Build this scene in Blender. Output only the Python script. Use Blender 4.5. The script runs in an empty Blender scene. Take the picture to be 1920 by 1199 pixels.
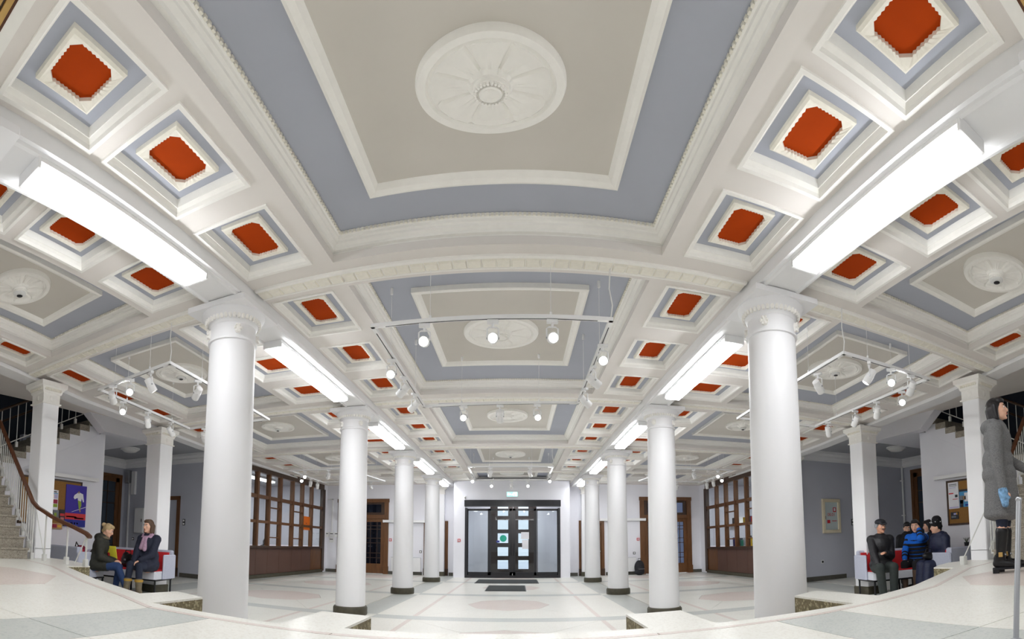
import bpy, bmesh, math, random
from mathutils import Vector, Matrix
random.seed(7)
C = bpy.context.scene.collection
S = bpy.context.scene
PI = math.pi
# ------------------------------------------------------------------ camera, world, exposure
H = 1.22                                    # lens height above the hall floor
cd = bpy.data.cameras.new('camera')
cam = bpy.data.objects.new('camera', cd); C.objects.link(cam)
cd.type = 'PANO'; cd.panorama_type = 'CENTRAL_CYLINDRICAL'
F0, X0, Y0 = 914.4, 970.4, 960.0            # stitched cylindrical panorama, pixels of the 1920 x 1199 frame
cd.central_cylindrical_range_u_min = (0 - X0) / F0
cd.central_cylindrical_range_u_max = (1920 - X0) / F0
cd.central_cylindrical_range_v_min = -(1199 - Y0) / F0
cd.central_cylindrical_range_v_max = Y0 / F0
cd.central_cylindrical_radius = 1.0
cd.clip_start = 0.02
cam.location = (0.186, 0, H); cam.rotation_euler = (PI/2 + 0.07, 0, 0)
S.camera = cam
w = bpy.data.worlds.new('world'); S.world = w; w.use_nodes = True
wb = w.node_tree.nodes['Background']; wb.inputs[0].default_value = (0.88, 0.93, 1.0, 1); wb.inputs[1].default_value = 0.9   # overcast winter sky
S.view_settings.view_transform = 'Standard'; S.view_settings.look = 'None'
S.view_settings.gamma = 1; S.view_settings.use_curve_mapping = False
S.view_settings.exposure = 0.89
S.cycles.max_bounces = 8; S.cycles.diffuse_bounces = 5; S.cycles.glossy_bounces = 3
S.cycles.transparent_max_bounces = 10; S.cycles.sample_clamp_indirect = 6
def area_lamp(name, loc, size, energy, rot=(0,0,0), col=(1,1,1)):
    l = bpy.data.lights.new(name, 'AREA'); l.shape = 'RECTANGLE'; l.size, l.size_y = size; l.energy = energy; l.color = (.97,.985,1)
    o = bpy.data.objects.new(name, l); o.location = loc; o.rotation_euler = rot; C.objects.link(o); return o
area_lamp('lobby_fill', (0, 20.3, 3.3), (1.2, .6), 20)  # added fill that brightens the lobby, no known lamp behind it
area_lamp('landing_fill', (0.2, -1.6, 3.3), (3.5, 1.2), 48)  # unseen fill added behind the camera to brighten the landing
for sx in (-1, 1): area_lamp('stair_fill', (sx*6.6, 1.2, 3.3), (0.8, 1.6), 20)  # unseen fills added to give the side stairs a dim light
TUBE_E, SPOT_W, LENS_E = 13.5, 18.0, 16.0

# ------------------------------------------------------------------ materials
def lin(c): return tuple((x/12.92 if x <= .04045 else ((x+.055)/1.055)**2.4) for x in (v/255 for v in c))
def pm(name, rgb, rough=.55, var=.05, scale=6., bump=0., metal=0., spec=.4, stretch=None, speck=None, speckscale=160.):
    m = bpy.data.materials.new(name); m.use_nodes = True; nt = m.node_tree; b = nt.nodes['Principled BSDF']
    c = lin(rgb)
    b.inputs['Roughness'].default_value = rough; b.inputs['Metallic'].default_value = metal
    b.inputs['Specular IOR Level'].default_value = spec
    tc = nt.nodes.new('ShaderNodeTexCoord'); n = nt.nodes.new('ShaderNodeTexNoise'); n.inputs['Scale'].default_value = scale
    n.inputs['Detail'].default_value = 4
    src = tc.outputs['Object']
    if stretch:
        mp = nt.nodes.new('ShaderNodeMapping'); mp.inputs['Scale'].default_value = stretch
        nt.links.new(src, mp.inputs[0]); src = mp.outputs[0]
    nt.links.new(src, n.inputs['Vector'])
    r = nt.nodes.new('ShaderNodeValToRGB'); r.color_ramp.elements[0].position = .3; r.color_ramp.elements[1].position = .7
    r.color_ramp.elements[0].color = (*[x*(1-var) for x in c], 1); r.color_ramp.elements[1].color = (*[min(1, x*(1+var)) for x in c], 1)
    nt.links.new(n.outputs['Fac'], r.inputs[0]); out = r.outputs[0]
    if speck:
        v = nt.nodes.new('ShaderNodeTexVoronoi'); v.inputs['Scale'].default_value = speckscale
        nt.links.new(tc.outputs['Object'], v.inputs['Vector'])
        mx = nt.nodes.new('ShaderNodeMix'); mx.data_type = 'RGBA'
        sp = nt.nodes.new('ShaderNodeSeparateColor'); nt.links.new(v.outputs['Color'], sp.inputs[0])
        mr = nt.nodes.new('ShaderNodeMapRange'); mr.inputs[1].default_value = .62; mr.inputs[2].default_value = .9; mr.inputs[4].default_value = .7
        nt.links.new(sp.outputs[0], mr.inputs[0]); nt.links.new(mr.outputs[0], mx.inputs[0])
        nt.links.new(out, mx.inputs[6]); mx.inputs[7].default_value = (*lin(speck), 1); out = mx.outputs[2]
    nt.links.new(out, b.inputs['Base Color'])
    if bump:
        bp = nt.nodes.new('ShaderNodeBump'); bp.inputs['Strength'].default_value = bump; bp.inputs['Distance'].default_value = .01
        nt.links.new(n.outputs['Fac'], bp.inputs['Height']); nt.links.new(bp.outputs[0], b.inputs['Normal'])
    return m
def em(name, rgb, strength):
    m = bpy.data.materials.new(name); m.use_nodes = True; nt = m.node_tree; nt.nodes.clear()
    e = nt.nodes.new('ShaderNodeEmission'); e.inputs[0].default_value = (*lin(rgb), 1); e.inputs[1].default_value = strength
    o = nt.nodes.new('ShaderNodeOutputMaterial'); nt.links.new(e.outputs[0], o.inputs[0]); return m
def glass(name, tint=(255,255,255), refl=.12, rough=.02):
    m = bpy.data.materials.new(name); m.use_nodes = True; nt = m.node_tree; nt.nodes.clear()
    t = nt.nodes.new('ShaderNodeBsdfTransparent'); t.inputs[0].default_value = (*lin(tint), 1)
    g = nt.nodes.new('ShaderNodeBsdfGlossy'); g.inputs['Roughness'].default_value = rough
    fr = nt.nodes.new('ShaderNodeLayerWeight'); fr.inputs[0].default_value = .5
    pw = nt.nodes.new('ShaderNodeMath'); pw.operation = 'POWER'; pw.inputs[1].default_value = 4
    ad = nt.nodes.new('ShaderNodeMath'); ad.operation = 'MULTIPLY_ADD'; ad.inputs[1].default_value = .6; ad.inputs[2].default_value = refl*.5
    nt.links.new(fr.outputs['Facing'], pw.inputs[0]); nt.links.new(pw.outputs[0], ad.inputs[0])
    mx = nt.nodes.new('ShaderNodeMixShader'); nt.links.new(ad.outputs[0], mx.inputs[0])
    nt.links.new(t.outputs[0], mx.inputs[1]); nt.links.new(g.outputs[0], mx.inputs[2])
    o = nt.nodes.new('ShaderNodeOutputMaterial'); nt.links.new(mx.outputs[0], o.inputs[0]); return m
M = dict(
 soffit=pm('soffit_paint', (229,224,219), .7, .015, 3), mould=pm('moulding_paint', (245,243,238), .6, .015, 20, .05),
 cream=pm('ornament_plaster', (240,236,224), .6, .03, 30, .1), blue=pm('blue_grey_paint', (176,180,192), .7, .02, 2),
 field=pm('warm_grey_paint', (208,203,195), .7, .02, 2), red=pm('terracotta_paint', (168,62,15), .8, .06, 4, .05, spec=.04),
 beam=pm('beam_paint', (236,236,237), .65, .015, 3), col=pm('column_paint', (240,240,242), .5, .012, 3, .03, stretch=(1,1,.2)),
 wall=pm('wall_paint', (235,235,241), .65, .015, 2), wall_g=pm('grey_wall_paint', (190,192,202), .65, .02, 2),
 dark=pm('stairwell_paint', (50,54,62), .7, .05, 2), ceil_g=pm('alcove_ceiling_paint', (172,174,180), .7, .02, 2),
 slab=pm('cream_terrazzo', (236,235,227), .32, .025, 1.5, 0, spec=.5, speck=(222,219,208), speckscale=90),
 slab2=pm('pale_terrazzo', (233,233,225), .32, .03, 1.2, 0, spec=.5, speck=(218,216,206), speckscale=80),
 gband=pm('grey_terrazzo', (199,202,197), .34, .04, 2, 0, spec=.5, speck=(178,184,180), speckscale=90),
 pink=pm('pink_terrazzo', (222,211,203), .34, .03, 2, 0, spec=.5, speck=(208,190,182), speckscale=90),
 grout=pm('grout', (170,166,156), .7), stone=pm('brown_aggregate_stone', (122,112,84), .7, .2, 40, .4, speck=(190,180,146), speckscale=60),
 step=pm('worn_stone_step', (168,160,146), .6, .16, 9, .2, stretch=(1,1,3), speck=(96,88,76), speckscale=120),
 basestone=pm('dark_base_stone', (78,74,60), .5, .15, 14, .1), skirting=pm('skirting', (86,84,76), .5, .1, 10),
 wood=pm('brown_wood', (104,68,38), .42, .25, 5, .1, stretch=(7,7,.6)), wood_o=pm('old_door_wood', (52,42,40), .45, .2, 5, .1, stretch=(6,6,.6)), wood_d=pm('dark_wood', (66,46,32), .4, .25, 5, .1, stretch=(6,6,.6)),
 panel=pm('brown_panel', (92,66,56), .45, .06, 2, .02), wood_r=pm('handrail_wood', (92,54,32), .3, .2, 8, 0),
 gold=pm('gilt_trim', (196,160,96), .4, .1, 10, metal=.3), black=pm('black_metal', (30,30,34), .35, .1, 10), frame=pm('dark_door_frame', (38,38,42), .35, .06, 6),
 white=pm('white_metal', (236,236,236), .4, .01, 5), whitep=pm('white_plastic', (230,230,228), .45, .02, 5), grey=pm('grey_metal', (160,162,166), .35, .04, 8, metal=.5),
 rail=pm('baluster_paint', (214,214,210), .45, .03, 8), mat=pm('door_mat_rubber', (56,60,60), .8, .2, 60, .3),
 cork=pm('cork', (150,108,54), .8, .15, 60, .1), paper=pm('paper', (232,232,238), .7, .02, 5),
 skin=pm('skin', (226,178,152), .5, .04, 20), skin2=pm('skin_tan', (208,154,126), .5, .05, 20), lips=pm('lips', (176,92,84), .5), eyeb=pm('eye', (44,34,30), .3),
 sofa=pm('grey_blue_upholstery', (186,190,206), .8, .05, 60, .1), sofa_r=pm('red_upholstery', (204,42,48), .75, .06, 50, .1), sofa_w=pm('light_seat_upholstery', (214,216,224), .8, .04, 50, .1),
 door_g=glass('door_glass', (140,146,160), .08), clear=glass('clear_glass', (236,240,242), .06), tube=em('lamp_diffuser', (250,252,255), TUBE_E),
 lens=em('lamp_lens', (255,252,246), LENS_E), snow=pm('snow', (238,240,246), .7, .03, 2),
)
# ------------------------------------------------------------------ mesh helpers
class MB:
    def __init__(s): s.v = []; s.f = []; s.sm = False
    def quad(s, a, b, c, d):
        n = len(s.v); s.v += [tuple(a), tuple(b), tuple(c), tuple(d)]; s.f.append((n, n+1, n+2, n+3)); return s
    def poly(s, pts):
        n = len(s.v); s.v += [tuple(p) for p in pts]; s.f.append(tuple(range(n, n+len(pts)))); return s
    def box(s, x0, x1, y0, y1, z0, z1):
        n = len(s.v); s.v += [(x,y,z) for z in (z0,z1) for y in (y0,y1) for x in (x0,x1)]
        for f in ((0,2,3,1),(4,5,7,6),(0,1,5,4),(2,6,7,3),(0,4,6,2),(1,3,7,5)): s.f.append(tuple(n+i for i in f))
        return s
    def bbox(s, x0, x1, y0, y1, z0, z1, b=.008):          # box with chamfered vertical and top edges
        if min(abs(x1-x0), abs(y1-y0)) < 2.5*b: return s.box(x0,x1,y0,y1,z0,z1)
        def ring(i, z): return [(x0+i,y0,z),(x1-i,y0,z),(x1,y0+i,z),(x1,y1-i,z),(x1-i,y1,z),(x0+i,y1,z),(x0,y1-i,z),(x0,y0+i,z)]
        r = [ring(b,z0), ring(b,z1-b)]
        r.append([(min(max(p[0],x0+b),x1-b), min(max(p[1],y0+b),y1-b), z1) for p in ring(b,z1)])
        s.loft(r, True); s.poly(r[-1]); s.poly(r[0][::-1]); return s
    def prism(s, pts, z0, z1):
        n = len(s.v); k = len(pts); s.v += [(p[0],p[1],z0) for p in pts] + [(p[0],p[1],z1) for p in pts]
        for i in range(k): j = (i+1) % k; s.f.append((n+i, n+j, n+k+j, n+k+i))
        s.f.append(tuple(range(n+k, n+2*k))); s.f.append(tuple(range(n+k-1, n-1, -1))); return s
    def loft(s, rings, closed=True):
        k = len(rings[0]); n = len(s.v)
        for r in rings: s.v += [tuple(p) for p in r]
        for a in range(len(rings)-1):
            for i in range(k if closed else k-1):
                j = (i+1) % k; s.f.append((n+a*k+i, n+a*k+j, n+(a+1)*k+j, n+(a+1)*k+i))
        return s
    def lathe(s, prof, c=(0,0), seg=24, caps=True):
        rings = [[(c[0]+r*math.cos(2*PI*i/seg), c[1]+r*math.sin(2*PI*i/seg), z) for i in range(seg)] for r, z in prof]
        s.loft(rings); 
        if caps: s.poly(rings[-1]); s.poly(rings[0][::-1])
        return s
    def tube(s, pts, r, seg=8, caps=True):
        pts = [Vector(p) for p in pts]; rings = []
        rr = r if isinstance(r, (list, tuple)) else [r]*len(pts)
        up = Vector((0,0,1)); 
        for i, p in enumerate(pts):
            d = (pts[min(i+1,len(pts)-1)] - pts[max(i-1,0)]).normalized()
            u = d.cross(Vector((0,0,1)) if abs(d.z) < .95 else Vector((0,1,0))).normalized(); v = d.cross(u)
            rings.append([p + rr[i]*(math.cos(2*PI*k/seg)*u + math.sin(2*PI*k/seg)*v) for k in range(seg)])
        s.loft(rings)
        if caps: s.poly(rings[-1]); s.poly(rings[0][::-1])
        return s
    def cap(s, p0, p1, r0, r1, seg=14):                    # tapered capsule
        p0, p1 = Vector(p0), Vector(p1); d = p1-p0; L = d.length; d = d/L if L > 1e-6 else Vector((0,0,1))
        u = d.cross(Vector((0,0,1)) if abs(d.z) < .9 else Vector((0,1,0))).normalized(); v = d.cross(u)
        prof = [(-r0*math.cos(a), r0*math.sin(a)) for a in (.25, .6, 1.0, 1.35)] + [(L+r1*math.sin(a), r1*math.cos(a)) for a in (.1, .5, .95, 1.3)]
        rings = [[p0 + d*h + q*(math.cos(2*PI*k/seg)*u + math.sin(2*PI*k/seg)*v) for k in range(seg)] for h, q in prof]
        s.loft(rings); s.poly(rings[-1]); s.poly(rings[0][::-1]); return s
    def ell(s, c, r, seg=16, n=9, rot=None):
        c = Vector(c); rings = []
        for i in range(1, n):
            a = PI*i/n
            ring = [Vector((r[0]*math.sin(a)*math.cos(2*PI*k/seg), r[1]*math.sin(a)*math.sin(2*PI*k/seg), -r[2]*math.cos(a))) for k in range(seg)]
            if rot is not None: ring = [rot @ p for p in ring]
            rings.append([c+p for p in ring])
        s.loft(rings); s.poly(rings[-1]); s.poly(rings[0][::-1]); return s
    def build(s, name, mat, parent=None, smooth=False, kind=None, loc=None):
        me = bpy.data.meshes.new(name); me.from_pydata([tuple(p) for p in s.v], [], s.f)
        bm = bmesh.new(); bm.from_mesh(me); bmesh.ops.remove_doubles(bm, verts=bm.verts, dist=1e-5)
        bmesh.ops.recalc_face_normals(bm, faces=bm.faces)
        bm.to_mesh(me); bm.free()
        if smooth:
            for p in me.polygons: p.use_smooth = True
            try: me.set_sharp_from_angle(angle=math.radians(40))
            except Exception: pass
        me.materials.append(mat if not isinstance(mat, str) else M[mat])
        return link(name, me, parent, kind, loc)
def link(name, me, parent=None, kind=None, loc=None):
    o = bpy.data.objects.new(name, me); C.objects.link(o)
    if parent: o.parent = parent
    if kind: o['kind'] = kind
    if loc is not None: o.location = loc
    return o
def thing(name, label, cat, loc=(0,0,0), rotz=0, group=None):
    o = bpy.data.objects.new(name, None); o.empty_display_size = .1; C.objects.link(o); o.location = loc; o.rotation_euler = (0,0,rotz)
    return tag(o, label, cat, group)
def tag(o, label, cat, group=None):
    o['label'] = label; o['category'] = cat
    if group: o['group'] = group
    return o
def struct(name, loc=(0,0,0)):
    o = bpy.data.objects.new(name, None); C.objects.link(o); o.location = loc; o['kind'] = 'structure'; return o
def copy_tree(o, parent=None):
    if o.type == 'LIGHT': return None
    c = o.copy(); C.objects.link(c)
    if parent: c.parent = parent
    for ch in list(o.children): copy_tree(ch, c)
    return c
def lerp(a, b, t): return a + (b-a)*t
def interp(x, xs, ys):
    if x <= xs[0]: return ys[0]
    for i in range(len(xs)-1):
        if x <= xs[i+1]: return lerp(ys[i], ys[i+1], (x-xs[i])/(xs[i+1]-xs[i]))
    return ys[-1]
# ------------------------------------------------------------------ the ceiling
ZS = H + 2.50                                # soffit level
BANDS = [4.11, 8.12, 12.10, 16.28]           # cross bands, on the column lines
WALLY = 19.6
BAYS = [  # (y0, y1 of the bay soffit, big coffer y0, y1, inner frame y0, y1, medallion y, radii, small coffers)
 dict(big=(1.32,3.88), inner=(1.80,3.40), med=(2.64,.44,.32), cof=[(1.20,1.86),(2.00,2.74),(3.00,3.80)]),
 dict(big=(4.29,7.82), inner=(4.84,7.00), med=(5.95,.47,.45), cof=[(4.34,5.22),(5.60,6.48),(6.86,7.74)]),
 dict(big=(8.35,11.80), inner=(8.95,11.05), med=(9.86,.42,.46), cof=[(8.45,9.35),(9.68,10.58),(10.92,11.80)]),
 dict(big=(12.40,15.95), inner=(13.0,15.3), med=(14.1,.44,.46), cof=[(12.48,13.36),(13.78,14.66),(15.06,15.96)]),
 dict(big=(16.52,19.10), inner=(17.0,18.6), med=(17.8,.44,.44), cof=[(16.6,17.3),(17.5,18.2),(18.4,19.1)]),
]
AX = 2.78
BY = [(0.8,5.50),(2.2,5.92),(3.4,6.22),(4.2,6.48),(5.5,6.86),(7.8,7.26),(10.2,7.62),(12.1,7.78),(15,7.9),(19.7,8.05)]
def bx(y): return interp(y, [a for a, b in BY], [b for a, b in BY])
def Nv(p, y): return (p, y)
def Al(side): return lambda t, y: (side*(AX + (bx(y)-AX)*t), y)
ceiling = struct('ceiling')
def soffit(cf, plines, ylines, holes, name):
    m = MB()
    ps = sorted(set(plines)); ys = sorted(set(ylines))
    for i in range(len(ps)-1):
        for j in range(len(ys)-1):
            pc, yc = (ps[i]+ps[i+1])/2, (ys[j]+ys[j+1])/2
            if any(h[0] < pc < h[1] and h[2] < yc < h[3] for h in holes): continue
            m.quad(*[(*cf(p,y), ZS) for p, y in ((ps[i],ys[j]),(ps[i],ys[j+1]),(ps[i+1],ys[j+1]),(ps[i+1],ys[j]))])
    return m.build(name, 'soffit', ceiling)
def rect(cf, h, ins, z, dscale):
    i = ins/dscale
    return [(*cf(h[0]+i, h[2]+ins), z), (*cf(h[1]-i, h[2]+ins), z), (*cf(h[1]-i, h[3]-ins), z), (*cf(h[0]+i, h[3]-ins), z)]
def sub(r, n, ch=0, wav=0, nb=0):
    """walk round a 4-corner ring with n points a side; ch cuts the corners, wav makes a beaded edge"""
    out = []
    for k in range(4):
        a, b = Vector(r[k]), Vector(r[(k+1) % 4]); L = (b-a).length; c = min(ch/L, .45) if ch else 0
        inn = (Vector(r[(k+3) % 4]) - a).normalized()
        for i in range(n):
            t = c + (1-2*c)*i/(n-1 if ch else n)
            p = a.lerp(b, t)
            if wav: p = p + inn*(wav*(1 if i % 2 else 0))
            out.append(p)
    return out
def small_coffer(cf, h, ds, fine, mf=.14):
    root = MB()
    prof = [(-.022,ZS),(-.022,ZS-.014),(.006,ZS-.014),(.012,ZS+.012),(.034,ZS+.03),(.04,ZS+.03),(.052,ZS+.085)]
    root.loft([rect(cf,h,i,z,ds) for i, z in prof])
    c = root.build('small_coffer', 'mould', ceiling)
    wx = (h[1]-h[0])*ds; wy = h[3]-h[2]; mrg = .052 + mf*min(wx, wy); bw = .040
    MB().loft([rect(cf,h,.052,ZS+.085,ds), rect(cf,h,mrg+.01,ZS+.085,ds)]).build('blue_field', 'blue', c)
    n = 15 if fine else 7
    o = sub(rect(cf,h,mrg,ZS+.086,ds), n); o2 = sub(rect(cf,h,mrg,ZS+.055,ds), n)
    o3 = sub(rect(cf,h,mrg+bw*.4,ZS+.045,ds), n)
    i1 = sub(rect(cf,h,mrg+bw,ZS+.058,ds), n, .05, .007 if fine else 0); i2 = [Vector((p.x,p.y,ZS+.082)) for p in i1]
    MB().loft([o,o2,o3,i1,i2]).build('panel_border', 'cream', c)
    MB().poly(sub(rect(cf,h,mrg+bw-.012,ZS+.08,ds), 2)).build('red_panel', 'red', c)
    return c
def medallion(cx, cy, rx, ry, z, parent, n=96):
    m = MB(); rings = []; R = [.10,.16,.20,.24,.27,.31,.40,.52,.64,.74,.80,.84,.87,.90,.94,.98,1.0,1.0]
    for k, r in enumerate(R):
        ring = []
        for i in range(n):
            a = 2*PI*i/n; q = (a*8/(2*PI)) % 1; d = min(q, 1-q)         # eight petals between paired ribs
            if r <= .27: hgt = .075 if r < .22 else .05
            elif r < .82:
                rib = .04*math.exp(-((d-.05)/.025)**2) - .018*math.exp(-((q-.5)/.022)**2)
                hgt = .022 + rib*(1-.35*r) + .02*(1-r)*(1-r) + (.018 if r >= .8 else 0)
            elif r < .87: hgt = .03 if r < .85 else .02
            else: hgt = .046 if r < .99 else (.026 if k == 16 else 0)
            ring.append((cx + rx*r*math.cos(a), cy + ry*r*math.sin(a), z - hgt))
        rings.append(ring)
    m.loft(rings); m.poly(rings[0])
    o = m.build('rosette', 'mould', parent, smooth=True)
    return o
def boss(cx, cy, rx, ry, z, parent):
    m = MB()
    m.loft([[(cx+rx*r*math.cos(2*PI*i/40), cy+ry*r*math.sin(2*PI*i/40), z-h) for i in range(40)] for r, h in ((.24,.05),(.24,.075),(.19,.082),(.16,.072),(.155,.09),(.13,.095),(.09,.085),(.0,.088))])
    for i in range(26):
        a = 2*PI*i/26; m.ell((cx+rx*.205*math.cos(a), cy+ry*.205*math.sin(a), z-.083), (.012,.012,.012), 6, 4)
    return m.build('rosette_boss', 'mould', parent, smooth=True)
def big_coffer(cf, h, inn, med, ds, beads):
    prof = [(0,ZS),(0,ZS+.075),(-.014,ZS+.075),(-.014,ZS+.095),(.012,ZS+.1),(.02,ZS+.118),(.05,ZS+.135),(.055,ZS+.15),(.075,ZS+.158),(.08,ZS+.175),(.095,ZS+.18),(.10,ZS+.205)]
    ny = 5
    def rr(ins, z):
        q = rect(cf,h,ins,z,ds); out = []
        for k in range(4):
            for i in range(ny):
                t = i/ny
                if k in (1,3):                                # long sides follow the lane
                    p = h[1]-ins/ds if k == 1 else h[0]+ins/ds
                    y = lerp(h[2]+ins, h[3]-ins, t if k == 1 else 1-t); out.append((*cf(p,y), z))
                else:
                    a, b = q[k], q[(k+1) % 4]; out.append(tuple(lerp(a[j], b[j], t) for j in range(3)))
        return out
    face = MB().loft([rr(i,z) for i, z in prof[:2]]).build('coffer_side', 'soffit', ceiling)
    face.name = 'big_coffer'
    MB().loft([rr(i,z) for i, z in prof[1:]]).build('crown_moulding', 'mould', face)
    if beads:                                                # bead course along the top of the moulding
        b = MB(); path = rr(.098, ZS+.19); path.append(path[0])
        for k in range(len(path)-1):
            a, c = Vector(path[k]), Vector(path[k+1]); L = (c-a).length; n = max(1, int(L/.036))
            for i in range(n):
                p = a.lerp(c, (i+.5)/n); b.box(p.x-.011, p.x+.011, p.y-.011, p.y+.011, p.z-.011, p.z+.011)
        b.build('bead_course', 'cream', face, kind='stuff')
    zb = ZS+.205
    hi = inn
    MB().loft([rr(.10,zb), [p for p in _lane(cf, hi, zb, ny)]]).build('blue_field', 'blue', face)
    def lane(ins, z): return _lane(cf, (hi[0]+ins/ds, hi[1]-ins/ds, hi[2]+ins, hi[3]-ins), z, ny)
    MB().loft([lane(0,zb), lane(0,zb-.055), lane(.022,zb-.062), lane(.06,zb-.05), lane(.075,zb-.03), lane(.088,zb-.012)]).build('inner_frame', 'mould', face)
    MB().poly(lane(.08, zb-.014)).build('centre_field', 'field', face)
    px, py, rx, ry = med
    X, Y = cf(px, py)
    medallion(X, Y, rx, ry, zb-.014, face, 96 if beads else 64); 
    if beads: boss(X, Y, rx, ry, zb-.014, face)
    return face
def _lane(cf, h, z, ny):
    out = []
    cs = [(h[0],h[2]),(h[1],h[2]),(h[1],h[3]),(h[0],h[3])]
    for k in range(4):
        for i in range(ny):
            t = i/ny; a, b = cs[k], cs[(k+1) % 4]
            out.append((*cf(lerp(a[0],b[0],t), lerp(a[1],b[1],t)), z))
    return out
ends = [1.0] + BANDS + [WALLY]
# nave
holes = []; pl = [-2.33, 2.33]; yl = [.97, WALLY]
for b in BAYS:
    holes.append((-1.42,1.42,*b['big']))
    for c in b['cof']:
        for sx in (-1,1): holes.append((min(sx*1.62,sx*2.26), max(sx*1.62,sx*2.26), *c))
soffit(Nv, pl+[q for hh in holes for q in hh[:2]], yl+[q for hh in holes for q in hh[2:]], holes, 'nave_soffit')
for bi, b in enumerate(BAYS):
    big_coffer(Nv, (-1.42,1.42,*b['big']), (-.93,.93,*b['inner']), (.03 if bi == 0 else -.02, b['med'][0], b['med'][1], b['med'][2]), 1., bi < 2)
    for c in b['cof']:
        for sx in (-1,1): small_coffer(Nv, (min(sx*1.62,sx*2.26), max(sx*1.62,sx*2.26), *c), 1., bi < 2)
# aisles
for sx in (-1,1):
    cf = Al(sx); holes = []
    ysamp = [y for y, _ in BY if .97 < y < WALLY]
    for b in BAYS:
        holes.append((.235,.77,*b['big']))
        for c in b['cof']: holes.append((.004,.20,*c)); holes.append((.79,.93,*c))
    soffit(cf, [-.02,1.04]+[q for hh in holes for q in hh[:2]], [.97,WALLY]+ysamp+[q for hh in holes for q in hh[2:]], holes, 'aisle_soffit')
    for bi, b in enumerate(BAYS):
        ds = bx(sum(b['big'])/2)-AX
        i0, i1 = b['inner']
        big_coffer(cf, (.235,.77,*b['big']), (.325,.66,i0,i1), (.50, b['med'][0], b['med'][1]*.9, b['med'][2]*.95), ds, bi < 2)
        for c in b['cof']:
            dc = bx(sum(c)/2)-AX; small_coffer(cf, (.004,.20,*c), dc, bi < 2); small_coffer(cf, (.79,.93,*c), dc, bi < 2, .09)
# egg-and-dart cross bands
def band(cf, p0, p1, y, n, parts):
    r = MB(); N = 8
    prof = [(-.10,ZS+.002),(-.10,ZS-.022),(-.075,ZS-.03),(-.065,ZS-.02),(.065,ZS-.02),(.075,ZS-.028),(.09,ZS-.028),(.09,ZS+.002)]
    r.loft([[(*cf(lerp(p0,p1,i/N), y+dy), z) for i in range(N+1)] for dy, z in prof], False)
    o = r.build('cross_band', 'mould', ceiling)
    st = MB(); first = None
    for i in range(n):
        a, b = lerp(p0,p1,(i+.03)/n), lerp(p0,p1,(i+.97)/n)
        q = MB(); t = st if not parts else q
        A = [(*cf(a,y-.06),ZS-.021),(*cf(b,y-.06),ZS-.021),(*cf(b,y+.06),ZS-.021),(*cf(a,y+.06),ZS-.021)]
        a2, b2 = lerp(a,b,.07), lerp(a,b,.93)
        B = [(*cf(a2,y-.045),ZS-.034),(*cf(b2,y-.045),ZS-.034),(*cf(b2,y+.05),ZS-.034),(*cf(a2,y+.05),ZS-.034)]
        t.loft([A,B]); t.poly(B)
        if parts: q.build('egg_block', 'cream', o)
    if not parts: st.build('egg_blocks', 'cream', o, kind='stuff')
for k, y in enumerate(BANDS):
    band(Nv, -2.31, 2.31, y, 36, k == 0)
    for sx in (-1,1): band(Al(sx), .0, .985, y, 30, k == 0)
# column beams with fillets, outer beams over the pillars
for sx, nm in ((-1,'trim_1'),(1,'trim_2')):
    tr = struct(nm)
    def prof(dx, z): return (sx*dx, z)
    pr = [(2.33,ZS+.01),(2.33,ZS-.115),(2.355,ZS-.12),(2.36,ZS-.14),(2.385,ZS-.145),(2.395,ZS-.125),(2.44,ZS-.125),(2.68,ZS-.125),(2.70,ZS-.125),(2.71,ZS-.145),(2.735,ZS-.14),(2.74,ZS-.12),(2.765,ZS-.11),(2.765,ZS+.01)]
    MB().loft([[(sx*p, y, z) for p, z in pr] for y in (.6, 19.6)], False).build('column_beam', 'beam', tr)
for sx, nm in ((-1,'trim_3'),(1,'trim_4')):
    tr = struct(nm); ys = [.6]+[y for y, _ in BY if y > .9]
    pr = [(.02,ZS+.01),(.02,ZS-.02),(.0,ZS-.025),(.0,ZS-.07),(.30,ZS-.07),(.30,ZS+.35)]
    MB().loft([[(sx*(bx(y)+p-.05), y, z) for p, z in pr] for y in ys], False).build('outer_beam', 'beam', tr)
# ------------------------------------------------------------------ columns and pillars
def column(sx, y, X, lab, base=True):
    t = thing('column', lab, 'column', (sx*X, y, 0), 0)
    zt = ZS-.125
    MB().lathe([(.262,.15),(.262,.2),(.255,1.2),(.24,zt-.42),(.236,zt-.36)], seg=40, caps=False).build('shaft', 'col', t, smooth=True)
    MB().lathe([(.295,0),(.30,.02),(.30,.12),(.285,.145),(.26,.152)], seg=40).build('base', 'basestone', t, smooth=True)
    m = MB().lathe([(.236,zt-.37),(.256,zt-.365),(.258,zt-.345),(.24,zt-.335),(.238,zt-.20),(.25,zt-.19),(.255,zt-.17),(.30,zt-.12),(.325,zt-.085),(.33,zt-.065)], seg=40)
    cp = m.build('capital', 'col', t, smooth=True)
    e = MB()
    for i in range(40):
        a = 2*PI*i/40; e.ell((.277*math.cos(a), .277*math.sin(a), zt-.14), (.021,.021,.036), 6, 5)
    e.build('egg_ring', 'mould', cp, smooth=True)
    for i in range(4):
        a = PI/4 + i*PI/2; q = MB(); c = Vector((.24*math.cos(a), .24*math.sin(a), zt-.268))
        q.ell(c, (.035,.035,.05), 10, 6)
        for k in range(6): b = k*PI/3; q.ell(c + Vector((-math.sin(a)*.03*math.cos(b), math.cos(a)*.03*math.cos(b), .035*math.sin(b))) + Vector((math.cos(a), math.sin(a), 0))*.025, (.015,.015,.015), 6, 4)
        q.build('flower_boss', 'mould', cp, smooth=True)
    MB().bbox(-.345,.345,-.345,.345, zt-.066, zt-.006, .01).build('abacus', 'col', t)
    return t
side = {-1:'left', 1:'right'}
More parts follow.
